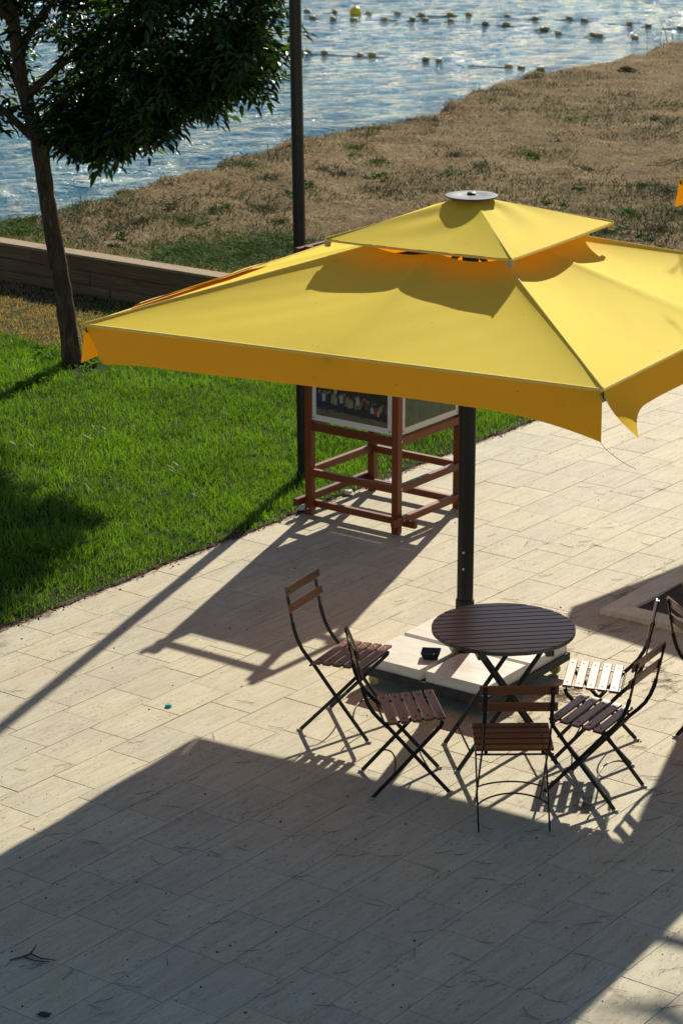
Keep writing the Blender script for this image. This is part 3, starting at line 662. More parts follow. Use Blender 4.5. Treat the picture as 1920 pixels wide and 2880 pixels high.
    for sx in (-1, 1):
        for sy in (-1, 1):
            g = .024; L = .458; ch = .075; P = [(g + ch, g), (L, g), (L, L), (g, L), (g, g + ch)]
            P = [Mb @ Vector((sx * a, sy * b, 0)) for a, b in P]
            if sx * sy < 0: P = P[::-1]
            z0, z1, n5 = .128, .198 + random.gauss(0, .002), 5; e = .003; cen = sum(P, Vector()) / 5
            V = [p + Vector((0, 0, z0)) for p in P] + [p + Vector((0, 0, z1 - e)) for p in P] + [p + (cen - p).normalized() * e + Vector((0, 0, z1)) for p in P]
            Fc = [tuple(range(10, 15))] + [(i + r * 5, (i + 1) % 5 + r * 5, (i + 1) % 5 + r * 5 + 5, i + r * 5 + 5) for r in range(2) for i in range(5)]
            MB().add(V, Fc).build('marble_slab', M['marble'], u)
            cp = Mb @ Vector((sx * .40, sy * .40, 0))
            MB().lathe([(.020, .060), (.022, .092)], cp, 10).build('caster_fork', M['steel'], u, True)
            MB().lathe([(.020, -.016), (.034, -.014), (.038, -.008), (.038, .008), (.034, .014), (.020, .016)], cp + Vector((.01, 0, .0385)), 16, Matrix.Rotation(R(90), 3, 'X')).build('caster_wheel', M['caster_yellow'], u, True)
    return u
PX, PY = .752, 13.70
um = make_umbrella('patio_umbrella', (PX, PY, 0), R(-31))
tag(um, 'large square yellow umbrella with vented top over the round table', 'umbrella', 'yellow patio umbrellas')
um2 = copy_tree(um); um2.location = (4.84, 18.17, 0); um2.rotation_euler = (0, 0, R(-43))
tag(um2, 'second yellow umbrella, only its corner flap showing at right edge', 'umbrella', 'yellow patio umbrellas')

# ================================================================== DISPLAY STAND
st = empty('display_stand', (.322, 17.157, 0), TA - R(90))
tag(st, 'reddish brown wooden display stand with framed photo boards under the umbrella', 'display stand')
hs = .397; lm = None
for sx in (-1, 1):
    for sy in (-1, 1):
        if lm is None: o = MB().box((0, 0, 1.02), (.058, .058, 2.04), bev=.004).build('leg', M['wood_stand_leg'], st); lm = o.data
        else: o = link('leg', lm, None, st)
        o.location = (sx * hs, sy * hs, 0)
def rail(c, L, w, h, yaw=0):
    o = MB().box((0, 0, 0), (L, w, h), bev=.003).build('rail', M['wood_stand'], st); o.location = c; o.rotation_euler = (0, 0, yaw); return o
inner = 2 * hs - .0585
for sx in (-1, 1):                                    # along local y (away from us): outside the legs, running past them
    rail((sx * (hs + .049), -.02, .112), 2 * hs + .20, .038, .054, R(90))
    rail((sx * (hs + .008), 0, .338), inner, .040, .055, R(90))
    rail((sx * (hs + .004), 0, .695), inner, .040, .060, R(90))
    rail((sx * (hs + .049), -.01, 2.005), 2 * hs + .15, .038, .055, R(90))
for sy in (-1, 1):                                    # along local x
    rail((.03, sy * (hs - .049), .078), 2 * hs + .22, .038, .052)
    rail((0, sy * (hs + .006), .335), inner, .040, .055)
    rail((0, sy * (hs + .004), .692), inner, .040, .060)
    rail((.0, sy * (hs - .049), 1.955), 2 * hs + .15, .038, .055)
# group photograph and field photograph, printed on boards
def crowd(nx_, ny_, seed, people=True):
    r_ = np.random.default_rng(seed); u_, v_ = np.meshgrid(np.linspace(0, 1, nx_), np.linspace(0, 1, ny_)); C = np.zeros((ny_, nx_, 3))
    nz = fbm(u_.ravel() * 14, v_.ravel() * 10, seed).reshape(ny_, nx_)[..., None]
    if people:
        C[:] = np.array((.018, .019, .014)) * (.3 + 1.6 * nz)
        g = v_ < .13 + .02 * np.sin(9 * u_) - .12 * np.clip(u_ - .45, 0, 1); C = np.where(g[..., None], np.array((.085, .075, .05)) * (.6 + .8 * nz), C)
        for k in range(34):
            x0 = .05 + .93 * (k / 33) ** .9 + r_.normal(0, .008); hgt = (.335 - .15 * x0) * (1 + r_.normal(0, .06)); y0 = .085 - .04 * max(0, x0 - .4) + r_.random() * (.015 + .16 * x0); wv = .030 - .012 * x0
            top = np.array(random.Random(seed * 99 + k).choice([(.02, .03, .07), (.15, .13, .08), (.02, .02, .02), (.20, .20, .17), (.12, .03, .02), (.03, .03, .03), (.10, .12, .05)])); leg = np.array((.02, .022, .035))
            m = (np.abs(u_ - x0) < wv) & (v_ > y0 + hgt * .42) & (v_ < y0 + hgt * .84); C[m] = top
            m = (np.abs(u_ - x0) < wv * .75) & (np.abs(u_ - x0) > wv * .12) & (v_ > y0) & (v_ <= y0 + hgt * .42); C[m] = leg
            m = (((u_ - x0) / (wv * .55)) ** 2 + ((v_ - y0 - hgt * .92) / (hgt * .085)) ** 2) < 1; C[m] = (.16, .09, .06)
        m = (np.abs(u_ - .27 - .01 * v_) < .022) & (v_ > .40) & (v_ < .58); C[m] = (.16, .20, .13)
        for k in range(40):
            x0, y0 = .5 + .5 * r_.random(), .66 + .34 * r_.random(); m = (np.abs(u_ - x0) < .012) & (np.abs(v_ - y0) < .025); C[m] = (.16, .03, .02)
    else:
        C[:] = np.array((.035, .055, .03)) * (.5 + nz); m = v_ > .55 + .1 * u_; C[m] = (np.array((.03, .03, .025)) * (.3 + 1.6 * nz))[m]
        for k in range(16):
            x0, y0 = r_.random(), .55 + .12 * r_.random(); m = (np.abs(u_ - x0) < .012) & (np.abs(v_ - y0) < .07); C[m] = (.14, .05, .03)
    return C * 1.5
def board(yaw, seed, people):
    d = Vector((math.sin(yaw), -math.cos(yaw), 0)); al = Vector((math.cos(yaw), math.sin(yaw), 0)); w, z0, z1 = inner - .012, .745, 1.74
    Mr = Matrix.Rotation(yaw, 3, 'Z')
    b = MB().box(d * (hs + .012) + Vector((0, 0, (z0 + z1) / 2)), (w, .012, z1 - z0), Mr, .001).build('photo_board', M['white_board'], st)
    for part, (pz0, pz1, ppl, sdd) in enumerate(((z0 + .045, z0 + .50, people, seed), (z0 + .55, z1 - .045, True, seed + 5))):
        nx_, ny_ = 110, 66; C = crowd(nx_, ny_, sdd, ppl); u_, v_ = np.meshgrid(np.linspace(-.5, .5, nx_), np.linspace(0, 1, ny_)); wp_ = w - .075
        o3 = np.array(d * (hs + .0195)); V = o3[None, :] + np.array(al)[None, :] * (u_.ravel() * wp_)[:, None] + np.array([0, 0, 1.])[None, :] * (pz0 + (pz1 - pz0) * v_.ravel())[:, None]
        idx = np.arange(nx_ * ny_).reshape(ny_, nx_); Q = np.stack([idx[:-1, :-1].ravel(), idx[:-1, 1:].ravel(), idx[1:, 1:].ravel(), idx[1:, :-1].ravel()], 1)
        link('print', fast_mesh('print', V, Q, C.reshape(-1, 3)), M['print'], b)
    for sx in (-1, 1):
        for zz in (z0 + .022, z1 - .022): MB().lathe([(.005, 0), (.005, .003)], d * (hs + .018) + al * sx * (w / 2 - .018) + Vector((0, 0, zz)), 8, d.to_track_quat('Z', 'Y').to_matrix()).build('screw', M['screw'], b)
board(0, 4, True); board(R(90), 9, False); board(R(180), 14, True); board(R(270), 19, True)
for (bx, by, bz, ax) in ((hs + .0295, -hs + .018, .338, 0), (hs + .0295, -hs + .018, .70, 0), (hs + .0685, -hs + .0, .112, 0), (-hs, -hs - .0295, .05, 1), (hs, -hs - .0295, .06, 1), (hs + .0295, hs - .018, .36, 0)):
    d = Vector((1, 0, 0)) if ax == 0 else Vector((0, -1, 0))
    MB().lathe([(.009, 0), (.009, .003), (.005, .004)], (bx, by, bz), 10, d.to_track_quat('Z', 'Y').to_matrix()).build('bolt', M['bolt'], st, True)

# ================================================================== LAMP POST
lp = empty('lamp_post', (-.294, 17.945, 0)); tag(lp, 'tall slim black lamp post behind the display stand', 'lamp post')
lx = -.0135
MB().tube([(0, 0, 0), (lx * 2, 0, 2), (lx * 5.2, 0, 5.2)], [.049, .047, .043], 24).build('post', M['charcoal_metal'], lp, True)
MB().lathe([(.11, .0), (.11, .018), (.06, .03), (.055, .09)], n=20).build('base_plate', M['charcoal_metal'], lp, True)
MB().lathe([(.05, 5.2), (.26, 5.24), (.28, 5.30), (.12, 5.38), (.03, 5.42)], (lx * 5.2, 0, 0), 24).build('lamp_head', M['charcoal_metal'], lp, True)

# ================================================================== TABLE
TZ = .778; tb = empty('round_table', (.905, 12.52, 0), R(8)); tag(tb, 'round dark slatted wooden table on crossed black legs', 'table')
NS, RT = 13, .402; pitch = 2 * RT / NS
for k in range(NS):
    y0 = -RT + k * pitch + .0035; y1 = y0 + pitch - .007; P = []
    ys_ = [y0 + (y1 - y0) * t / 6 for t in range(7)]; xr = [math.sqrt(max(0, RT * RT - yy * yy)) for yy in ys_]
    out = [(x_, yy) for x_, yy in zip(xr, ys_)] + [(-x_, yy) for x_, yy in zip(xr[::-1], ys_[::-1])]; n_ = len(out)
    V = [(a, b, TZ - .022) for a, b in out] + [(a, b, TZ - .003) for a, b in out] + [(a * .995, (b - (y0 + y1) / 2) * .90 + (y0 + y1) / 2, TZ) for a, b in out]
    Fc = [tuple(range(2 * n_, 3 * n_)), tuple(range(n_ - 1, -1, -1))] + [(r * n_ + i, r * n_ + (i + 1) % n_, r * n_ + n_ + (i + 1) % n_, r * n_ + n_ + i) for r in range(2) for i in range(n_)]
    MB().add(V, Fc).build('slat', M['wood_table'], tb)
for xx in (-.19, .19): MB().box((xx, 0, TZ - .040), (.045, .70, .034), bev=.003).build('cross_rail', M['wood_table'], tb)
for sgn, yo, nm in ((1, .20, 'outer'), (-1, .185, 'inner')):
    for sy in (-1, 1):
        MB().strap([(-sgn * .285, sy * yo, .010), (sgn * .19, sy * yo, TZ - .058)], .010, .024, (0, 1, 0)).build('leg', M['black_metal'], tb)
        MB().box((-sgn * .288, sy * yo, .006), (.034, .020, .012), bev=.003).build('foot', M['foot_plastic'], tb)
    xx = -sgn * .285 + sgn * .475 * .42; zz = .010 + (TZ - .068) * .42
    MB().tube([(-sgn * .215, -yo, .115), (-sgn * .215, yo, .115)], .006, 8).build('stretcher', M['black_metal'], tb)
    MB().tube([(sgn * .186, -yo, TZ - .062), (sgn * .186, yo, TZ - .062)], .006, 8).build('top_rod', M['black_metal'], tb)

# ================================================================== CHAIRS
def make_chair():
    c = empty('folding_chair'); bk = M['black_metal']; wd = M['wood_chair']
    for sy in (-1, 1):
        y = sy * .173
        up = MB(); up.strap([(-.060, y, .655), (-.048, y, .61), (-.030, y, .56), (.000, y, .505), (.040, y, .458), (.085, y, .412), (.252, y, .212), (.425, y, .010)], .008, .021, (0, 1, 0))
        up.strap([(-.102, y, .868), (-.083, y, .77), (-.060, y, .652)], .020, .008, (0, 1, 0)); up.build('backrest_post', bk, c)
        lg = MB(); lg.strap([(.378, sy * .188, .438), (.372, sy * .188, .412), (.19, sy * .188, .213), (-.002, sy * .188, .010)], .008, .021, (0, 1, 0)); lg.build('leg', bk, c)
        MB().box((.430, y, .006), (.036, .020, .012), bev=.003).build('foot', M['foot_plastic'], c)
        MB().box((-.008, sy * .188, .006), (.036, .020, .012), bev=.003).build('foot', M['foot_plastic'], c)
        MB().strap([(.075, sy * .150, .427), (.392, sy * .150, .446)], .018, .006, (0, 1, 0)).build('seat_rail', bk, c)
    MB().tube([(.068, -.205, .424), (.068, .205, .424)], .006, 8).build('hinge_rod', bk, c, True)
    MB().tube([(.376, -.192, .432), (.376, .192, .432)], .0055, 8).build('hinge_rod', bk, c, True)
    for (s0, z0, ds, dz, yy) in ((.105, .120, .67, .74, .188), (.333, .120, -.63, .78, .173)):
        pts = []
        for k in range(17):
            t = -1 + 2 * k / 16; q = (1 - t * t) ** .8 * .062; pts.append((s0 + ds * q, t * yy, z0 + dz * q))
        MB().tube(pts, .0048, 6).build('arched_stretcher', bk, c, True)
    sc = MB(); slat_me = None
    for k in range(5):
        s = .108 + .0655 * k; z = .4415 + (s - .08) * .06
        if slat_me is None: o = MB().box((0, 0, 0), (.050, .415, .015), bev=.003).build('seat_slat', wd, c); slat_me = o.data
        else: o = link('seat_slat', slat_me, None, c)
        o.location = (s, 0, z); o.rotation_euler = (0, -math.atan(.06), 0)
        for sy in (-1, 1): sc.lathe([(.0075, 0), (.0075, .0012), (.003, .0022)], (s, sy * .155, z + .0078), 8)
    bm_ = None; tilt = math.atan2(.020, .098)
    for zc, sx_ in ((.846, -.0975), (.746, -.078)):
        if bm_ is None: o = MB().box((0, 0, 0), (.014, .408, .052), bev=.003).build('back_slat', wd, c); bm_ = o.data
        else: o = link('back_slat', bm_, None, c)
        o.location = (sx_ + .012, 0, zc); o.rotation_euler = (0, -tilt, 0)
        for sy in (-1, 1):
            for dx in (1, -1): sc.lathe([(.007, 0), (.007, .002), (.003, .003)], (sx_ + .012 + (dx * .007 if dx > 0 else -.017), sy * .173, zc), 8, Matrix.Rotation(R(90) * dx, 3, 'Y'))
    tag(sc.build('screw_heads', M['screw'], c), kind='stuff')
    return c
chair = make_chair()
spots = [((-.150, 13.047), -27, 'brown slatted folding chair beside the marble base, furthest left'),
         ((.145, 12.103), 8, 'folding chair left of the table front, seen side on'),
         ((.910, 11.480), 91, 'folding chair in front of the table with its back to us'),
         ((1.5625, 11.920), 149, 'right front folding chair with reddish back slats facing the table'),
         ((1.660, 12.553), 169, 'folding chair behind the right front one, its seat slats shining white'),
         ((1.990, 12.600), 15, 'folding chair cut off by the right edge, turned away from the table')]
for i, ((x_, y_), hd, lab) in enumerate(spots):
    o = chair if i == 0 else copy_tree(chair)
    o.location = (x_, y_, .001); o.rotation_euler = (0, 0, R(hd)); tag(o, lab, 'chair', 'wooden folding chairs around the table')

# ================================================================== PERSON on the far right chair
def make_person(loc, rz):
    p = empty('person', loc, rz); tag(p, 'seated person in pale pink top at the right edge of the frame', 'person')
    def skin(name, verts, edges, radii, mat, parent, root=0, sub=2):
        m = bpy.data.meshes.new(name); m.from_pydata(verts, edges, []); m.materials.append(mat)
        o = bpy.data.objects.new(name, m); col.objects.link(o); o.parent = parent
        sk = o.modifiers.new('skin', 'SKIN'); sk.use_smooth_shade = True; ss = o.modifiers.new('sub', 'SUBSURF'); ss.levels = sub; ss.render_levels = sub
        for i, v in enumerate(m.skin_vertices[0].data):
            r_ = radii[i]; v.radius = (r_, r_) if not hasattr(r_, '__len__') else r_; v.use_root = (i == root)
        return o
    V = [(.17, 0, .535), (.11, 0, .70), (.075, 0, .88), (.07, 0, 1.06), (.08, 0, 1.17), (.095, 0, 1.25), (.115, 0, 1.33), (.125, 0, 1.43)]; Rr = [(.13, .17), (.12, .15), (.12, .155), (.115, .165), (.07, .10), .052, (.085, .075), (.075, .07)]
    E = [(i, i + 1) for i in range(7)]
    def chain(start, pts, rads):
        prev = start
        for q, r_ in zip(pts, rads): V.append(q); Rr.append(r_); E.append((prev, len(V) - 1)); prev = len(V) - 1
        return prev
    for sy in (-1, 1):
        chain(0, [(.26, sy * .10, .525), (.45, sy * .12, .53), (.60, sy * .13, .525), (.62, sy * .13, .28), (.60, sy * .13, .085), (.72, sy * .14, .04)], [.088, .078, .06, .052, .037, .034])
        w_ = chain(3, [(.07, sy * .165, 1.13), (.06, sy * .205, 1.00), (.07, sy * .225, .84), (.20, sy * .20, .74), (.33, sy * .16, .66), (.38, sy * .15, .645)], [.058, .048, .041, .036, .028, .026])
        for f in range(4): chain(w_, [(.43, sy * (.175 - .02 * f), .64 + .004 * f), (.462, sy * (.177 - .021 * f), .625)], [.0095, .0085])
        chain(w_, [(.385, sy * .118, .64), (.41, sy * .105, .628)], [.010, .009])
    body = skin('body', V, E, Rr, M['skin'], p)
    tv = [(.17, 0, .545), (.108, 0, .70), (.073, 0, .88), (.068, 0, 1.06), (.08, 0, 1.16)]; te = [(i, i + 1) for i in range(4)]; trd = [(.145, .185), (.133, .165), (.133, .17), (.127, .18), (.08, .115)]
    for sy in (-1, 1):
        tv += [(.07, sy * .17, 1.13), (.06, sy * .205, 1.02)]; te += [(3, len(tv) - 2), (len(tv) - 2, len(tv) - 1)]; trd += [.07, .062]
    skin('shirt', tv, te, trd, M['shirt'], p)
    pv_ = [(.18, 0, .53)]; pe = []; pr = [(.15, .18)]
    for sy in (-1, 1):
        b = len(pv_); pv_ += [(.28, sy * .10, .525), (.45, sy * .12, .53), (.61, sy * .13, .522), (.62, sy * .13, .28), (.60, sy * .13, .11)]; pe += [(0, b), (b, b + 1), (b + 1, b + 2), (b + 2, b + 3), (b + 3, b + 4)]; pr += [.10, .09, .075, .066, .056]
    skin('trousers', pv_, pe, pr, M['trousers'], p)
    hv = []; hf = []; nn, mm = 16, 9; hc = Vector((.105, 0, 1.415))
    for i in range(mm):
        th = R(4 + 112 * i / (mm - 1))
        for k in range(nn):
            ph = 2 * math.pi * k / nn; front = max(0, math.cos(ph)); t2 = th * (1 - .45 * front)
            hv.append(hc + Vector((.108 * math.sin(t2) * math.cos(ph), .092 * math.sin(t2) * math.sin(ph), .125 * math.cos(t2))))
    for i in range(mm - 1):
        for k in range(nn): hf.append((i * nn + k, i * nn + (k + 1) % nn, i * nn + nn + (k + 1) % nn, i * nn + nn + k))
    hf.append(tuple(range(nn - 1, -1, -1)))
    link('hair', mesh('hair', hv, hf, True), M['hair'], p)
    f = MB(); f.lathe([(.004, 0), (.014, .012), (.010, .03)], (.185, 0, 1.375), 8, Matrix.Rotation(R(70), 3, 'Y')); f.build('nose', M['skin'], body, True)
    for sy in (-1, 1):
        MB().lathe([(.004, 0), (.010, .004), (.006, .008)], (.178, sy * .032, 1.405), 8, Matrix.Rotation(R(90), 3, 'Y')).build('eye', M['black_metal'], body, True)
        MB().lathe([(.012, 0), (.026, .006), (.020, .014)], (.11, sy * .078, 1.39), 8, Matrix.Rotation(R(-90 * sy), 3, 'X')).build('ear', M['skin'], body, True)
    MB().box((.182, 0, 1.333), (.012, .045, .010), bev=.004).build('mouth', M['shirt'], body)
make_person((2.005, 12.604, 0), R(15))

# ================================================================== SMALL THINGS
def ashtray(loc, rz):
    V = []; F = []
    for (h, z) in ((.038, 0), (.058, .045), (.054, .045), (.036, .008)):
        V += [(sx * h, sy * h, z) for sx, sy in ((-1, -1), (1, -1), (1, 1), (-1, 1))]
    F = [(3, 2, 1, 0), (12, 13, 14, 15)] + [(r * 4 + i, r * 4 + (i + 1) % 4, r * 4 + 4 + (i + 1) % 4, r * 4 + 4 + i) for r in range(3) for i in range(4)]
    t_ = empty('ashtray', loc, rz); MB().add(V, F).build('dish', M['ceramic_black'], t_)
    MB().tube([(-.01, .0, .014), (.02, .01, .020)], .004, 8).build('cigarette_butt', M['tissue'], t_, True)
    tag(t_, 'small square black ashtray on the white marble base slab', 'ashtray')
q = at(1211, 1850, .2); ashtray((q[0], q[1], .200), R(-8))
q = at(474, 1988); c_ = empty('bottle_cap', (q[0], q[1], 0)); tag(c_, 'turquoise plastic bottle cap lying on the sunlit paving', 'bottle cap')
MB().lathe([(.0175, 0), (.0185, .003), (.0180, .014), (.0160, .017)], n=20).build('cap', M['teal_plastic'], c_, True)
ring = MB()
for k in range(20): a = 2 * math.pi * k / 20; ring.box((.0186 * math.cos(a), .0186 * math.sin(a), .008), (.0016, .002, .010), Matrix.Rotation(a, 3, 'Z'))
tag(ring.build('grip_ridges', M['teal_plastic'], c_), kind='stuff')
def crumple(name, loc, r0, mat, seed, flat=.6):
    b = bmesh.new(); bmesh.ops.create_icosphere(b, subdivisions=3, radius=r0); rr = random.Random(seed)
    for v in b.verts:
        k = 1 + .28 * math.sin(v.co.x * 9 / r0 * .5 + seed) * math.sin(v.co.y * 7 / r0 * .5) + .18 * math.sin(v.co.z * 11 / r0 * .5 + seed * 2) + rr.uniform(-.12, .12); v.co *= k; v.co.z *= flat
    zz = min(v.co.z for v in b.verts)
    for v in b.verts: v.co.z -= zz
    m = bpy.data.meshes.new(name); b.to_mesh(m); b.free(); o = link(name, m, mat); o.location = loc; return o
q = at(855, 1437); tag(crumple('crumpled_tissue', (q[0], q[1], .0), .036, M['tissue'], 2, .9), 'crumpled white tissue against the left foot of the display stand', 'tissue')
q = at(979, 1390); tag(crumple('paper_scrap', (q[0], q[1], .0), .034, M['tissue'], 5, .5), 'small white paper scrap on the paving under the display stand', 'litter')
q = at(884, 1352); tag(crumple('white_scrap', (q[0], q[1], .02), .030, M['tissue'], 8, .8), 'white scrap in the grass behind the display stand leg', 'litter')
q = at(125, 2858); lf = crumple('dry_leaf', (q[0], q[1], 0), .022, M['dark_litter'], 3, .35); lf.scale = (1.3, .7, 1); tag(lf, 'curled dark brown leaf near the bottom left corner', 'leaf')
q = at(205, 230); 
q = at(1762, 190, .3); rk = crumple('clod', (q[0], q[1], float(bank_z(np.array([q[0]]), np.array([q[1]]))[0]) - .03), .11, M['bank_soil'], 4, .5); rk.scale = (1.5, .9, 1); tag(rk, 'brown earth clod on the bank near the upper right', 'clod')
for (ux, uy, r0, lab) in ((458, 508, .10, 'flat grey stone near the water, the lower of two'), (468, 494, .10, 'flat grey stone at the water edge, the upper of two')):
    q = at(ux, uy, .25); s_ = crumple('flat_stone', (q[0], q[1], float(bank_z(np.array([q[0]]), np.array([q[1]]))[0]) - .01), r0, M['pale_stone'], ux, .3); s_.scale = (1.4, 1, 1); tag(s_, lab, 'stone', 'flat stones on the bank')
# branching dry twig in the shade at lower left
tw = MB(); q = at(85, 2695); tp = [(-.09, -.03, .006), (-.03, .0, .008), (.0, .03, .008), (.02, .11, .014)]
tw.tube(tp, [.003, .0045, .0045, .002], 6); tw.tube([(.0, .03, .008), (.05, -.01, .006), (.13, -.03, .005)], [.004, .003, .0015], 6); tw.tube([(-.03, 0, .008), (.03, -.035, .006), (.10, -.045, .005)], [.004, .003, .0015], 6)
t_ = tw.build('dry_twig', M['dark_litter'], None, True); t_.location = (q[0], q[1], 0); tag(t_, 'forked dark dry twig on the shaded paving at lower left', 'twig')

# pine needles on the terrace, seeds and crumbs, litter along the lawn edge
def needle_strips(roots, L, ang, wd, cols, curve):
    n_ = len(roots); seg = 4; V = []
    for k in range(seg + 1):
        t = k / seg - .5; cx = roots[:, 0] + L * t * np.cos(ang) - curve * (t * t) * L * np.sin(ang); cy = roots[:, 1] + L * t * np.sin(ang) + curve * (t * t) * L * np.cos(ang); cz = roots[:, 2] + .004 + .006 * rng.random(n_) * (k in (0, seg))
        ox, oy = -np.sin(ang) * wd / 2, np.cos(ang) * wd / 2
        V.append(np.stack([cx + ox, cy + oy, cz], 1)); V.append(np.stack([cx, cy, cz + wd * .6], 1)); V.append(np.stack([cx - ox, cy - oy, cz], 1))
    V = np.stack(V, 1).reshape(-1, 3); b = np.arange(n_)[:, None] * 3 * (seg + 1); T = []
    for k in range(seg):
        a = 3 * k; T += [b + [[a, a + 1, a + 4, a + 3]], b + [[a + 1, a + 2, a + 5, a + 4]]]
    return V, np.concatenate(T), np.repeat(cols, 3 * (seg + 1), 0)
pos = []
def scatter(n_, x0, x1, y0, y1):
    for _ in range(n_):
        p = at(random.uniform(x0, x1), random.uniform(y0, y1)); pos.append(p)
scatter(70, 0, 1920, 1500, 2880); scatter(45, 0, 1920, 2150, 2880); scatter(40, 1500, 1920, 1700, 2250); scatter(20, 1400, 1920, 1200, 1700)
for (ux, uy, k) in ((1590, 1950, 34), (1565, 1965, 22), (1850, 1880, 16), (1560, 1830, 10), (1870, 1930, 14), (1640, 1905, 10), (1480, 2030, 14), (1760, 1670, 12), (1700, 1770, 8), (1640, 2260, 14)):
    for _ in range(k): pos.append(at(random.gauss(ux, 26), random.gauss(uy, 11)))
pos = np.array(pos); bv = pos[:, 0] * E2[0] + pos[:, 1] * E2[1]; pos = pos[(bv > EDGE_B + .05)]
n_ = len(pos); ang = rng.normal(.0, .65, n_); L = .07 + .07 * rng.random(n_); cc = lerp((.09, .055, .03), (.2, .125, .065), rng.random(n_))
p1 = needle_strips(pos, L, ang, .0017, cc, rng.normal(0, .3, n_)); p2 = needle_strips(pos + np.stack([rng.normal(0, .006, n_), rng.normal(0, .006, n_), 0 * ang], 1), L * (.8 + .3 * rng.random(n_)), ang + rng.normal(0, .16, n_), .0017, cc * .9, rng.normal(0, .35, n_))
V, T, C = merge([p1, p2])
tag(link('pine_needles', fast_mesh('pine_needles', V, T, C), M['litter']), 'thin brown pine needles scattered over the paving', 'pine needles', kind='stuff')
V = []; T = []; C = []; 
cr = []
for _ in range(150):
    cr.append((*at(random.uniform(0, 1920), random.uniform(1250, 2880))[:2], random.uniform(.003, .008)))
for _ in range(900):
    a = random.uniform(9.5, 17.5); cr.append((*ab(a, EDGE_B + abs(random.gauss(0, .05)) - .03), random.uniform(.004, .011)))
cm = MB()
for (x_, y_, r_) in cr:
    if x_ * E2[0] + y_ * E2[1] < EDGE_B - .06: continue
    a = random.random() * 6; P = [(x_ + r_ * math.cos(a + k * 1.57) * random.uniform(.6, 1.3), y_ + r_ * math.sin(a + k * 1.57) * random.uniform(.6, 1.3), .0) for k in range(4)]
    cm.add(P + [(x_, y_, r_ * 1.1)], [(0, 1, 4), (1, 2, 4), (2, 3, 4), (3, 0, 4)])
tag(cm.build('crumbs', M['dark_litter']), 'dark seeds and soil crumbs scattered on the paving and along the lawn edge', 'debris', kind='stuff')
n_ = 1500; a_ = rng.uniform(9.5, 18, n_); b_ = EDGE_B + np.abs(rng.normal(0, .045, n_)) - .035; pos = np.stack([E1[0] * a_ + E2[0] * b_, E1[1] * a_ + E2[1] * b_, 0 * a_ + .001], 1)
V, T, C = needle_strips(pos, .03 + .06 * rng.random(n_), TA + rng.normal(0, .5, n_), .003, lerp((.10, .06, .035), (.30, .21, .12), rng.random(n_)), rng.normal(0, .4, n_))
tag(link('edge_straw', fast_mesh('edge_straw', V, T, C), M['litter']), 'dry straw and soil crumbs along the seam between lawn and paving', 'straw', kind='stuff')
# soil strip at the seam
sv = []; sf = []
for k in range(400):
    a = 8 + 11 * k / 399; w0 = .004 + .11 * max(0, float(fbm(np.array([a * 6.0]), np.array([.5]), 90)[0]) - .42); sv += [(*ab(a, EDGE_B - .10), .010), (*ab(a, EDGE_B - .0 + w0 * .35), .012), (*ab(a, EDGE_B + w0), .0012)]
for k in range(399):
    for j in range(2): sf.append((k * 3 + j, k * 3 + j + 1, k * 3 + 4 + j, k * 3 + 3 + j))
tag(link('soil_seam', mesh('soil_seam', sv, sf), M['soil']), kind='structure')
# pale pebbles on the bank
pm_ = MB()
for _ in range(900):
    q = at(random.uniform(0, 1920), random.uniform(60, 760), .35); x_, y_ = q[0], q[1]
    if shore_d(np.array([[x_, y_]]))[0] < .2 or x_ * E1[0] + y_ * E1[1] < WALL_A + .4: continue
    zz = float(bank_z(np.array([x_]), np.array([y_]))[0]); r_ = random.uniform(.007, .022); a = random.random() * 6
    P = [(x_ + r_ * math.cos(a + k * 1.256) * random.uniform(.7, 1.3), y_ + r_ * math.sin(a + k * 1.256) * random.uniform(.7, 1.3), zz - .01) for k in range(5)]
    P += [(x_ + .5 * (p[0] - x_), y_ + .5 * (p[1] - y_), zz + r_ * random.uniform(.5, .9)) for p in P]
    pm_.add(P, [(0, 1, 6, 5), (1, 2, 7, 6), (2, 3, 8, 7), (3, 4, 9, 8), (4, 0, 5, 9), (5, 6, 7, 8, 9)])
tag(pm_.build('pebbles', M['pale_stone']), 'small pale pebbles strewn over the dry bank', 'pebbles', kind='stuff')

# ================================================================== FLOATS ON THE WATER
n = NT('float_yellow'); n.setc(n.ramp(n.noise(n.coords('Object', rnd=9), 14, 4, .6), [(.3, (.30, .23, .085)), (.7, (.44, .34, .13))])); n.p(.5, 0, .4); M['float_yellow'] = n.m
n = NT('buoy_yellow'); n.setc(n.ramp(n.noise(n.coords('Object'), 6, 4, .6), [(.3, (.80, .56, .02)), (.7, (.90, .66, .03))])); n.p(.4, 0, .4); M['buoy_yellow'] = n.m
MX = Matrix.Rotation(R(90), 3, 'Y')
fl_me = None
c28 = lambda x0: (lambda x, y: (x0 + x / 2.8, y / 2.8))
l, r = c28(840), c28(1360)
lines = {
 'far': [l(-120, 84), l(65, 88), l(283, 94), l(547, 104), l(779, 104), l(965, 116), l(1191, 113), l(1335, 113), r(184, 126), r(405, 142), r(671, 147), r(789, 157), r(1147, 190), r(1293, 204), r(1545, 218)],
 'middle': [l(-70, 142), l(108, 138), l(270, 152), l(435, 153), l(672, 149), l(894, 152), l(998, 155), l(1194, 166), l(1468, 185), r(175, 193), r(456, 229), r(487, 229), r(582, 262), r(854, 277), r(907, 279), r(1187, 300)],
 'near': [l(70, 410), l(202, 418), l(484, 434), l(577, 437), l(1000, 470), l(1105, 481), r(195, 526), r(294, 535), r(445, 547)]}
lab = {'far': 'small yellowish float on the far line behind the others', 'middle': 'small yellowish float on the middle line of three', 'near': 'small yellowish float on the line nearest the bank'}
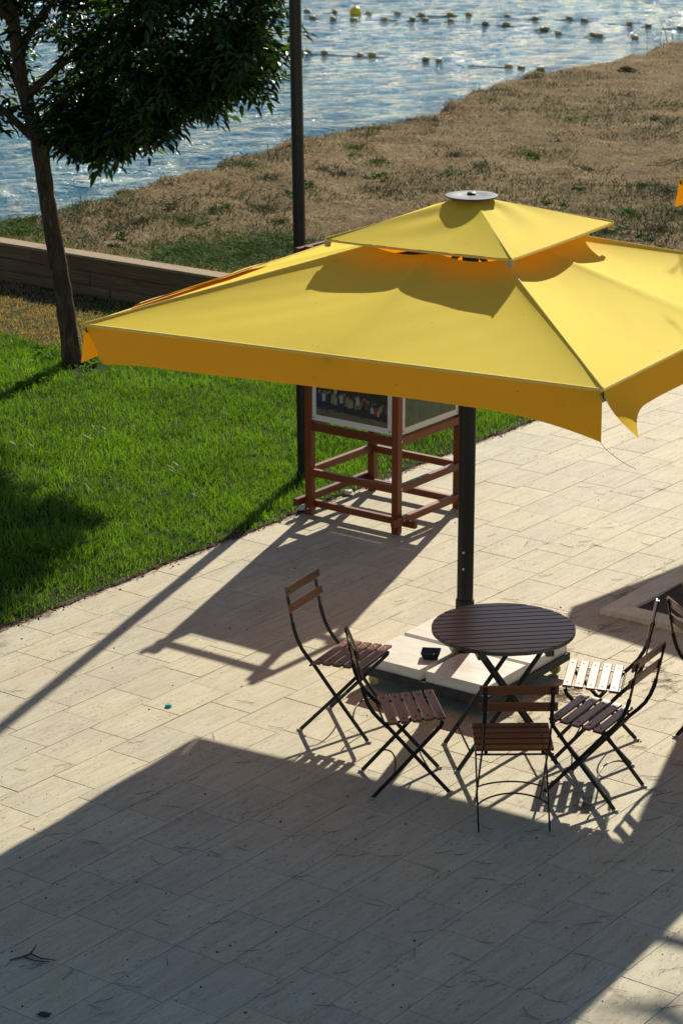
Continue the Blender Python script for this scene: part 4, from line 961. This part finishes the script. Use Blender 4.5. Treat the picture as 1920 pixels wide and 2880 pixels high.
for key, pts in lines.items():
    P3 = []
    for (ux, uy) in pts:
        q = at(ux, uy + 4, WATER_Z); P3.append(Vector((q[0], q[1], WATER_Z)))
        if fl_me is None:
            prof = [(.012, -.088), (.018, -.084), (.040, -.070), (.056, -.040), (.060, -.010), (.0575, 0), (.060, .010), (.056, .040), (.040, .070), (.018, .084), (.012, .088)]
            o = MB().lathe(prof, (0, 0, 0), 16, MX).build('float', M['float_yellow'], None, True); fl_me = o.data
        else: o = link('float', fl_me, None)
        o.location = (q[0], q[1], WATER_Z + .034 + random.gauss(0, .006)); o.rotation_euler = (random.gauss(0, .1), random.gauss(0, .12), random.gauss(-.1, .35)); s_ = random.uniform(.85, 1.0); o.scale = (s_, s_, s_)
        tag(o, lab[key], 'float', 'floats on the %s line' % key)
    rp = [];
    for p, q in zip(P3[:-1], P3[1:]):
        for t in (0, .33, .66): v = p.lerp(q, t); v.z += .006 - .03 * math.sin(math.pi * t) * random.random(); rp.append(v)
    rp.append(P3[-1]); o = MB().tube(rp, .010, 5).build('float_rope', M['rope'], None, True)
    tag(o, {'far': 'thin dark rope threading the farthest line of floats', 'middle': 'thin dark rope threading the middle line of floats', 'near': 'thin dark rope threading the nearest line of floats'}[key], 'rope')
q = at(999.6, 42, WATER_Z); bu = empty('marker_buoy', (q[0], q[1], WATER_Z)); tag(bu, 'large round bright yellow buoy floating among the small floats', 'buoy')
MB().lathe([(.03, -.10)] + [(.142 * math.sin(R(a)), .06 - .142 * math.cos(R(a))) for a in range(20, 165, 9)] + [(.03, .203), (.022, .215)], n=24).build('ball', M['buoy_yellow'], bu, True)
MB().tube([(.018 * math.cos(a), 0, .215 + .02 * math.sin(a)) for a in [k * .5 for k in range(13)]], .005, 6).build('lifting_eye', M['rope'], bu, True)

# ================================================================== LEFT TREE
tree = empty('broadleaf_tree', (-2.504, 21.6, 0)); tag(tree, 'dark leafy tree with a slim leaning trunk at the left edge', 'tree')
O = Vector((-2.504, 21.6, 0))
tp = [(-2.50, 21.6, -.03), (-2.505, 21.6, .06), (-2.525, 21.6, .30), (-2.57, 21.59, .75), (-2.633, 21.59, 1.213), (-2.687, 21.6, 1.614), (-2.738, 21.6, 2.13), (-2.87, 21.62, 2.6), (-2.95, 21.65, 3.37), (-2.98, 21.7, 4.2), (-2.9, 21.7, 5.0)]
rd = [.125, .100, .088, .084, .080, .072, .082, .062, .055, .042, .02]
tb_ = MB(); pts = []; rr = []
for i in range(len(tp) - 1):
    for k in range(4):
        t = k / 4; pts.append(Vector(tp[i]).lerp(Vector(tp[i + 1]), t) - O); rr.append((rd[i] * (1 - t) + rd[i + 1] * t) * (1 + .05 * math.sin(i * 5 + k * 2.3)))
tb_.tube(pts, rr, 16); tb_.build('trunk', M['bark'], tree, True)
lb = MB(); limbs = []
def limb(p0, p1, r0, bend=.15):
    p0, p1 = Vector(p0), Vector(p1); m = p0.lerp(p1, .5) + Vector((0, 0, bend)); P = [p0.lerp(m, t / 4).lerp(m.lerp(p1, t / 4), t / 4) for t in range(5)]
    lb.tube([q - O for q in P], [r0 * (1 - .75 * t / 4) for t in range(5)], 8); limbs.append(P); return P
limb((-2.74, 21.6, 2.05), (-1.65, 20.8, 2.65), .045, -.02); limb((-2.0, 21.1, 2.45), (-.95, 20.5, 3.05), .03, .05); limb((-2.76, 21.6, 2.2), (-1.9, 20.9, 3.0), .04); limb((-2.85, 21.6, 2.5), (-1.3, 21.8, 3.6), .04, .2)
limb((-2.8, 21.6, 2.15), (-3.6, 21.3, 2.8), .04); limb((-2.8, 21.6, 2.3), (-3.3, 22.4, 3.1), .035); limb((-2.9, 21.6, 2.9), (-2.0, 22.6, 4.0), .04, .2); limb((-2.95, 21.6, 3.2), (-4.2, 21.5, 4.2), .04, .2); limb((-2.95, 21.6, 3.4), (-1.6, 21.2, 4.5), .035, .2); limb((-2.95, 21.6, 3.6), (-2.8, 20.6, 4.7), .035, .2)
lb.build('limbs', M['bark'], tree, True)
def zmin(X):
    return np.interp(X, [-4.6, -3.6, -3.1, -2.75, -2.45, -2.15, -1.75, -1.6, -1.35, -1.1, -.8, -.62, -.45], [2.7, 2.35, 2.2, 2.3, 2.16, 1.98, 2.14, 2.34, 2.46, 2.50, 2.68, 2.85, 3.3])
cl = []
R2 = random.Random(21)
while len(cl) < 240:
    X = R2.uniform(-4.9, -.55); Z = R2.uniform(1.95, 5.6); Yy = R2.uniform(20.1, 23.2)
    if Z < zmin(X) + .20: continue
    e = ((X + 2.7) / 2.35) ** 2 + ((Yy - 21.65) / 1.6) ** 2 + ((Z - 3.6) / 2.1) ** 2
    if e > 1.0: continue
    if (X > -1.0 and Z > 4.2) or X > -.80 - .0 * Z: continue
    if Z > 3.0 and X > -1.45 and R2.random() < .5: continue
    if X < -2.55 and Z < 3.6 and (R2.random() < .72 or Yy < 21.7): continue
    if X > -2.2 and not (21.1 < Yy < 22.0): continue
    cl.append((X, Yy, Z, R2.uniform(.16, .30)))
for (X, Z) in ((-2.15, 2.10), (-2.3, 2.2), (-2.0, 2.25), (-1.75, 2.35), (-1.5, 2.6), (-1.25, 2.62), (-1.0, 2.72), (-.85, 2.85), (-.78, 3.05), (-1.1, 2.9), (-1.5, 2.9), (-2.55, 2.4), (-3.15, 2.4), (-.85, 3.3), (-1.35, 2.75), (-1.8, 2.6), (-2.45, 2.35)):
    for k in range(2): cl.append((X + R2.gauss(0, .06), 21.45 + R2.gauss(0, .25), Z + R2.gauss(0, .04), R2.uniform(.13, .20)))
while len(cl) < 375:
    X = R2.uniform(-2.5, -.86); Z = float(zmin(X)) + .16 + 1.25 * R2.random() ** 1.3
    if Z < 4.0: cl.append((X, 21.5 + R2.gauss(0, .22), Z, R2.uniform(.15, .24)))
for k in range(26): cl.append((R2.uniform(-1.4, -.5), 21.5 + R2.gauss(0, .25), R2.uniform(3.7, 4.7), R2.uniform(.16, .26)))
for k in range(46):
    X = R2.uniform(-2.6, -.66); cl.append((X, 21.5 + R2.gauss(0, .25), float(zmin(X)) + R2.uniform(-.10, .16), R2.uniform(.06, .12)))
for k in range(14): cl.append((R2.uniform(-.80, -.60), 21.5 + R2.gauss(0, .2), R2.uniform(2.85, 3.7), R2.uniform(.06, .11)))
holes = [(R2.uniform(-2.4, -.8), R2.uniform(2.3, 3.5), R2.uniform(.06, .12)) for _ in range(4)]          # gaps where the water shows through
cl2 = []
for (X, Yy, Z, r0) in cl:                            # the right-hand boughs grow towards us
    if r0 > .125 and any(math.hypot(X - hx, Z - hz) < hr + .10 for hx, hz, hr in holes): continue
    if X > -2.25:
        y2 = Yy - .95 * min(1, (X + 2.25) / .5); cl2.append((X * y2 / 21.6, y2, 5.4 - (5.4 - Z) * y2 / 21.6, r0))
    else: cl2.append((X, Yy, Z, r0))
cl = cl2
VV = []; CC = []
def leaf(p, d, nrm, L, wv, c):
    s = d.cross(nrm).normalized(); up = s.cross(d).normalized(); f = up * (wv * .30)
    a = p; b1 = p + d * L * .32 + s * wv * .48 + f; b2 = p + d * L * .32 - s * wv * .48 + f; m1 = p + d * L * .34; c1 = p + d * L * .68 + s * wv * .34 + f * .7 - up * L * .03; c2 = p + d * L * .68 - s * wv * .34 + f * .7 - up * L * .03; m2 = p + d * L * .70 - up * L * .03; t = p + d * L - up * L * .10
    VV.append((a, b1, c1, t, c2, b2, m1, m2)); CC.append(c)
for (X, Yy, Z, r0) in cl:
    for k in range(max(7, int(26 * (r0 / .2) ** 2))):
        v = Vector((R2.gauss(0, 1), R2.gauss(0, 1), R2.gauss(0, 1))).normalized() * r0 * R2.random() ** .4 * Vector((1.25, 1.25, .85)).length / 1.95
        p = Vector((X, Yy, Z)) + Vector((v.x * 1.3, v.y * 1.3, v.z)); out = Vector((v.x, v.y, 0)); out = out.normalized() if out.length > 1e-3 else Vector((1, 0, 0))
        d = (out * R2.uniform(.2, .9) + Vector((R2.gauss(0, .4), R2.gauss(0, .4), R2.uniform(-.85, .25)))).normalized(); side = d.cross(Vector((0, 0, 1))).normalized()
        if side.length < .1: side = Vector((1, 0, 0))
        g = R2.random() ** 2.2; c0 = (.011 + .035 * g, .024 + .065 * g, .006 + .010 * g); Ls = R2.uniform(.085, .13)
        nl = R2.choice((3, 5, 5)); up = side.cross(d).normalized()
        for j in range(nl // 2):
            q = p + d * Ls * (.15 + .55 * j)
            for sg in (-1, 1):
                dd = (d * .75 + side * sg * .8 + Vector((R2.gauss(0, .15), R2.gauss(0, .15), R2.gauss(-.15, .15)))).normalized(); leaf(q, dd, (up + Vector((R2.gauss(0, .35), R2.gauss(0, .35), R2.gauss(0, .35)))).normalized(), Ls * R2.uniform(.75, 1.05), Ls * .36, c0)
        q = p + d * Ls * (.15 + .55 * (nl // 2)); leaf(q, d, (up + Vector((R2.gauss(0, .3), R2.gauss(0, .3), R2.gauss(0, .3)))).normalized(), Ls * 1.15, Ls * .40, c0)
VV = np.array([[tuple(v - O) for v in o_] for o_ in VV]).reshape(-1, 3); n_ = len(CC); b = np.arange(n_)[:, None] * 8
T = np.concatenate([b + [[0, 1, 6]], b + [[6, 1, 2]], b + [[6, 2, 7]], b + [[7, 2, 3]], b + [[0, 6, 5]], b + [[6, 4, 5]], b + [[6, 7, 4]], b + [[7, 3, 4]]])
tag(link('crown', fast_mesh('crown', VV, T, np.repeat(np.array(CC), 8, 0)), M['tree_leaf'], tree), kind='stuff')

# ================================================================== PINE at the right, outside the frame but for a few twigs
pine = empty('pine_tree', (3.02, 15.4, 0)); tag(pine, 'pine tree whose thin hanging twigs enter at the right edge', 'tree'); O = Vector((3.02, 15.4, 0))
MB().tube([(0, 0, -.02), (-.005, 0, .12), (-.01, 0, 1.4), (-.01, .0, 2.6), (.26, .02, 3.0), (.62, .04, 3.45), (.82, .05, 4.2), (.85, .1, 5.6), (.85, .1, 7.2)], [.26, .215, .20, .195, .18, .17, .13, .09, .03], 16).build('trunk', M['bark_pine'], pine, True)  # unseen trunk, bent sharply so its upper shadow misses the lower right corner
br = MB(); NV = []; NC = []; R3 = random.Random(5)
def tuft(p, d, k=14, L=.12):
    for _ in range(k):
        v = (d * R3.uniform(.2, 1.1) + Vector((R3.gauss(0, .6), R3.gauss(0, .6), R3.gauss(-.1, .6)))).normalized(); s = v.cross(Vector((R3.gauss(0, 1), R3.gauss(0, 1), R3.gauss(0, 1)))).normalized() * .0011
        q = p + d * R3.uniform(-.06, .02); NV.append((q - s, q + s, q + v * L * R3.uniform(.7, 1.1))); g = R3.random(); NC.append((.035 + .04 * g, .06 + .05 * g, .02 + .015 * g))
def bough(p0, p1, r0, twigs, rad, sag=0.0):
    p0, p1 = Vector(p0), Vector(p1); P = [p0.lerp(p1, t / 6) + Vector((0, 0, -sag * 4 * (t / 6) * (1 - t / 6))) for t in range(7)]; br.tube([q - O for q in P], [r0 * (1 - .8 * t / 6) for t in range(7)], 7)
    for _ in range(twigs):
        t = R3.uniform(.35, 1.0); q = p0.lerp(p1, t) + Vector((0, 0, -sag * 4 * t * (1 - t))); e = q + Vector((R3.gauss(0, rad), R3.gauss(0, rad), R3.gauss(.05, rad * .5))); br.tube([q - O, (q.lerp(e, .5) + Vector((0, 0, .03))) - O, e - O], [.008, .005, .003], 5)
        for k in range(4): tuft(q.lerp(e, .4 + .2 * k), (e - q).normalized())
for (e, tw_, rd_) in (((3.1, 14.3, 4.8), 26, .30), ((4.3, 15.2, 4.6), 30, .4), ((3.9, 16.3, 4.9), 30, .4), ((3.6, 14.2, 5.4), 30, .4), ((4.4, 15.8, 5.8), 34, .45), ((3.3, 16.6, 5.7), 26, .35), ((4.1, 14.6, 6.4), 34, .45), ((3.3, 15.5, 7.4), 40, .45), ((3.0, 14.9, 6.3), 26, .35), ((3.2, 16.95, 5.05), 16, .22), ((2.55, 17.1, 4.5), 9, .16)):  # last two boughs added for the dapple they cast on paving and canopy
    bough((3.68 + .04 * (e[2] - 4.5), 15.45, e[2] - .75), (e[0] + .5, e[1], e[2]), .05, tw_, rd_)
# slender twigs reaching into the frame
def slim(pts):
    P = [Vector(p) for p in pts]; br.tube([q - O for q in P], [.006] + [.0028] * (len(P) - 2) + [.0015], 5)
    for k in range(len(P) - 1):
        for t in (.2, .5, .8): q = P[k].lerp(P[k + 1], t); tuft(q, (P[k + 1] - P[k]).normalized(), 3, .10)
slim([(2.95, 15.5, 4.25), (2.7, 15.4, 3.75), (2.45, 15.2, 3.34), (2.15, 15.1, 3.17), (1.97, 15.05, 3.11)]); slim([(2.85, 15.8, 4.3), (2.6, 15.5, 3.62), (2.3, 15.4, 3.31), (2.05, 15.35, 3.29)]); slim([(2.45, 15.2, 3.34), (2.2, 15.0, 3.03), (2.02, 14.95, 2.97), (1.9, 14.9, 2.98)])
slim([(2.95, 15.5, 4.2), (2.65, 15.3, 3.45), (2.4, 15.25, 3.15)]); slim([(3.0, 15.2, 4.1), (2.7, 14.9, 3.4), (2.35, 14.8, 3.2)]); slim([(2.9, 15.7, 4.3), (2.62, 15.9, 3.9), (2.5, 16.0, 3.6)]); slim([(2.9, 15.9, 4.4), (2.72, 16.3, 4.0), (2.62, 16.4, 3.7)])
br.build('branches', M['bark_pine'], pine, True)
NVa = np.array([[tuple(v - O) for v in o_] for o_ in NV]).reshape(-1, 3); b = np.arange(len(NC))[:, None] * 3
tag(link('needles', fast_mesh('needles', NVa, b + [[0, 1, 2]], np.repeat(np.array(NC), 3, 0)), M['pine_needle'], pine), kind='stuff')

# grass growing in the planting bed
n_ = 2200; u_, v_ = rng.uniform(.2, 2.6, n_), rng.uniform(.2, 2.2, n_); cl_ = fbm(u_ * 2.5, v_ * 2.5, 95); k = cl_ > .46; u_, v_ = u_[k], v_[k]; n_ = len(u_)
P = np.stack([pc[0] + E1[0] * u_ + E2[0] * v_, pc[1] + E1[1] * u_ + E2[1] * v_, 0 * u_ + .015], 1)
V, T, C = blades(P, .07 + .12 * rng.random(n_), .006 + .004 * rng.random(n_), rng.random(n_) * 6.28, .3 + .6 * rng.random(n_), lerp((.04, .085, .015), (.08, .14, .025), rng.random(n_)), 3)
tag(link('bed_grass', fast_mesh('bed_grass', V, T, C), M['grass_blade'], planter), kind='stuff')
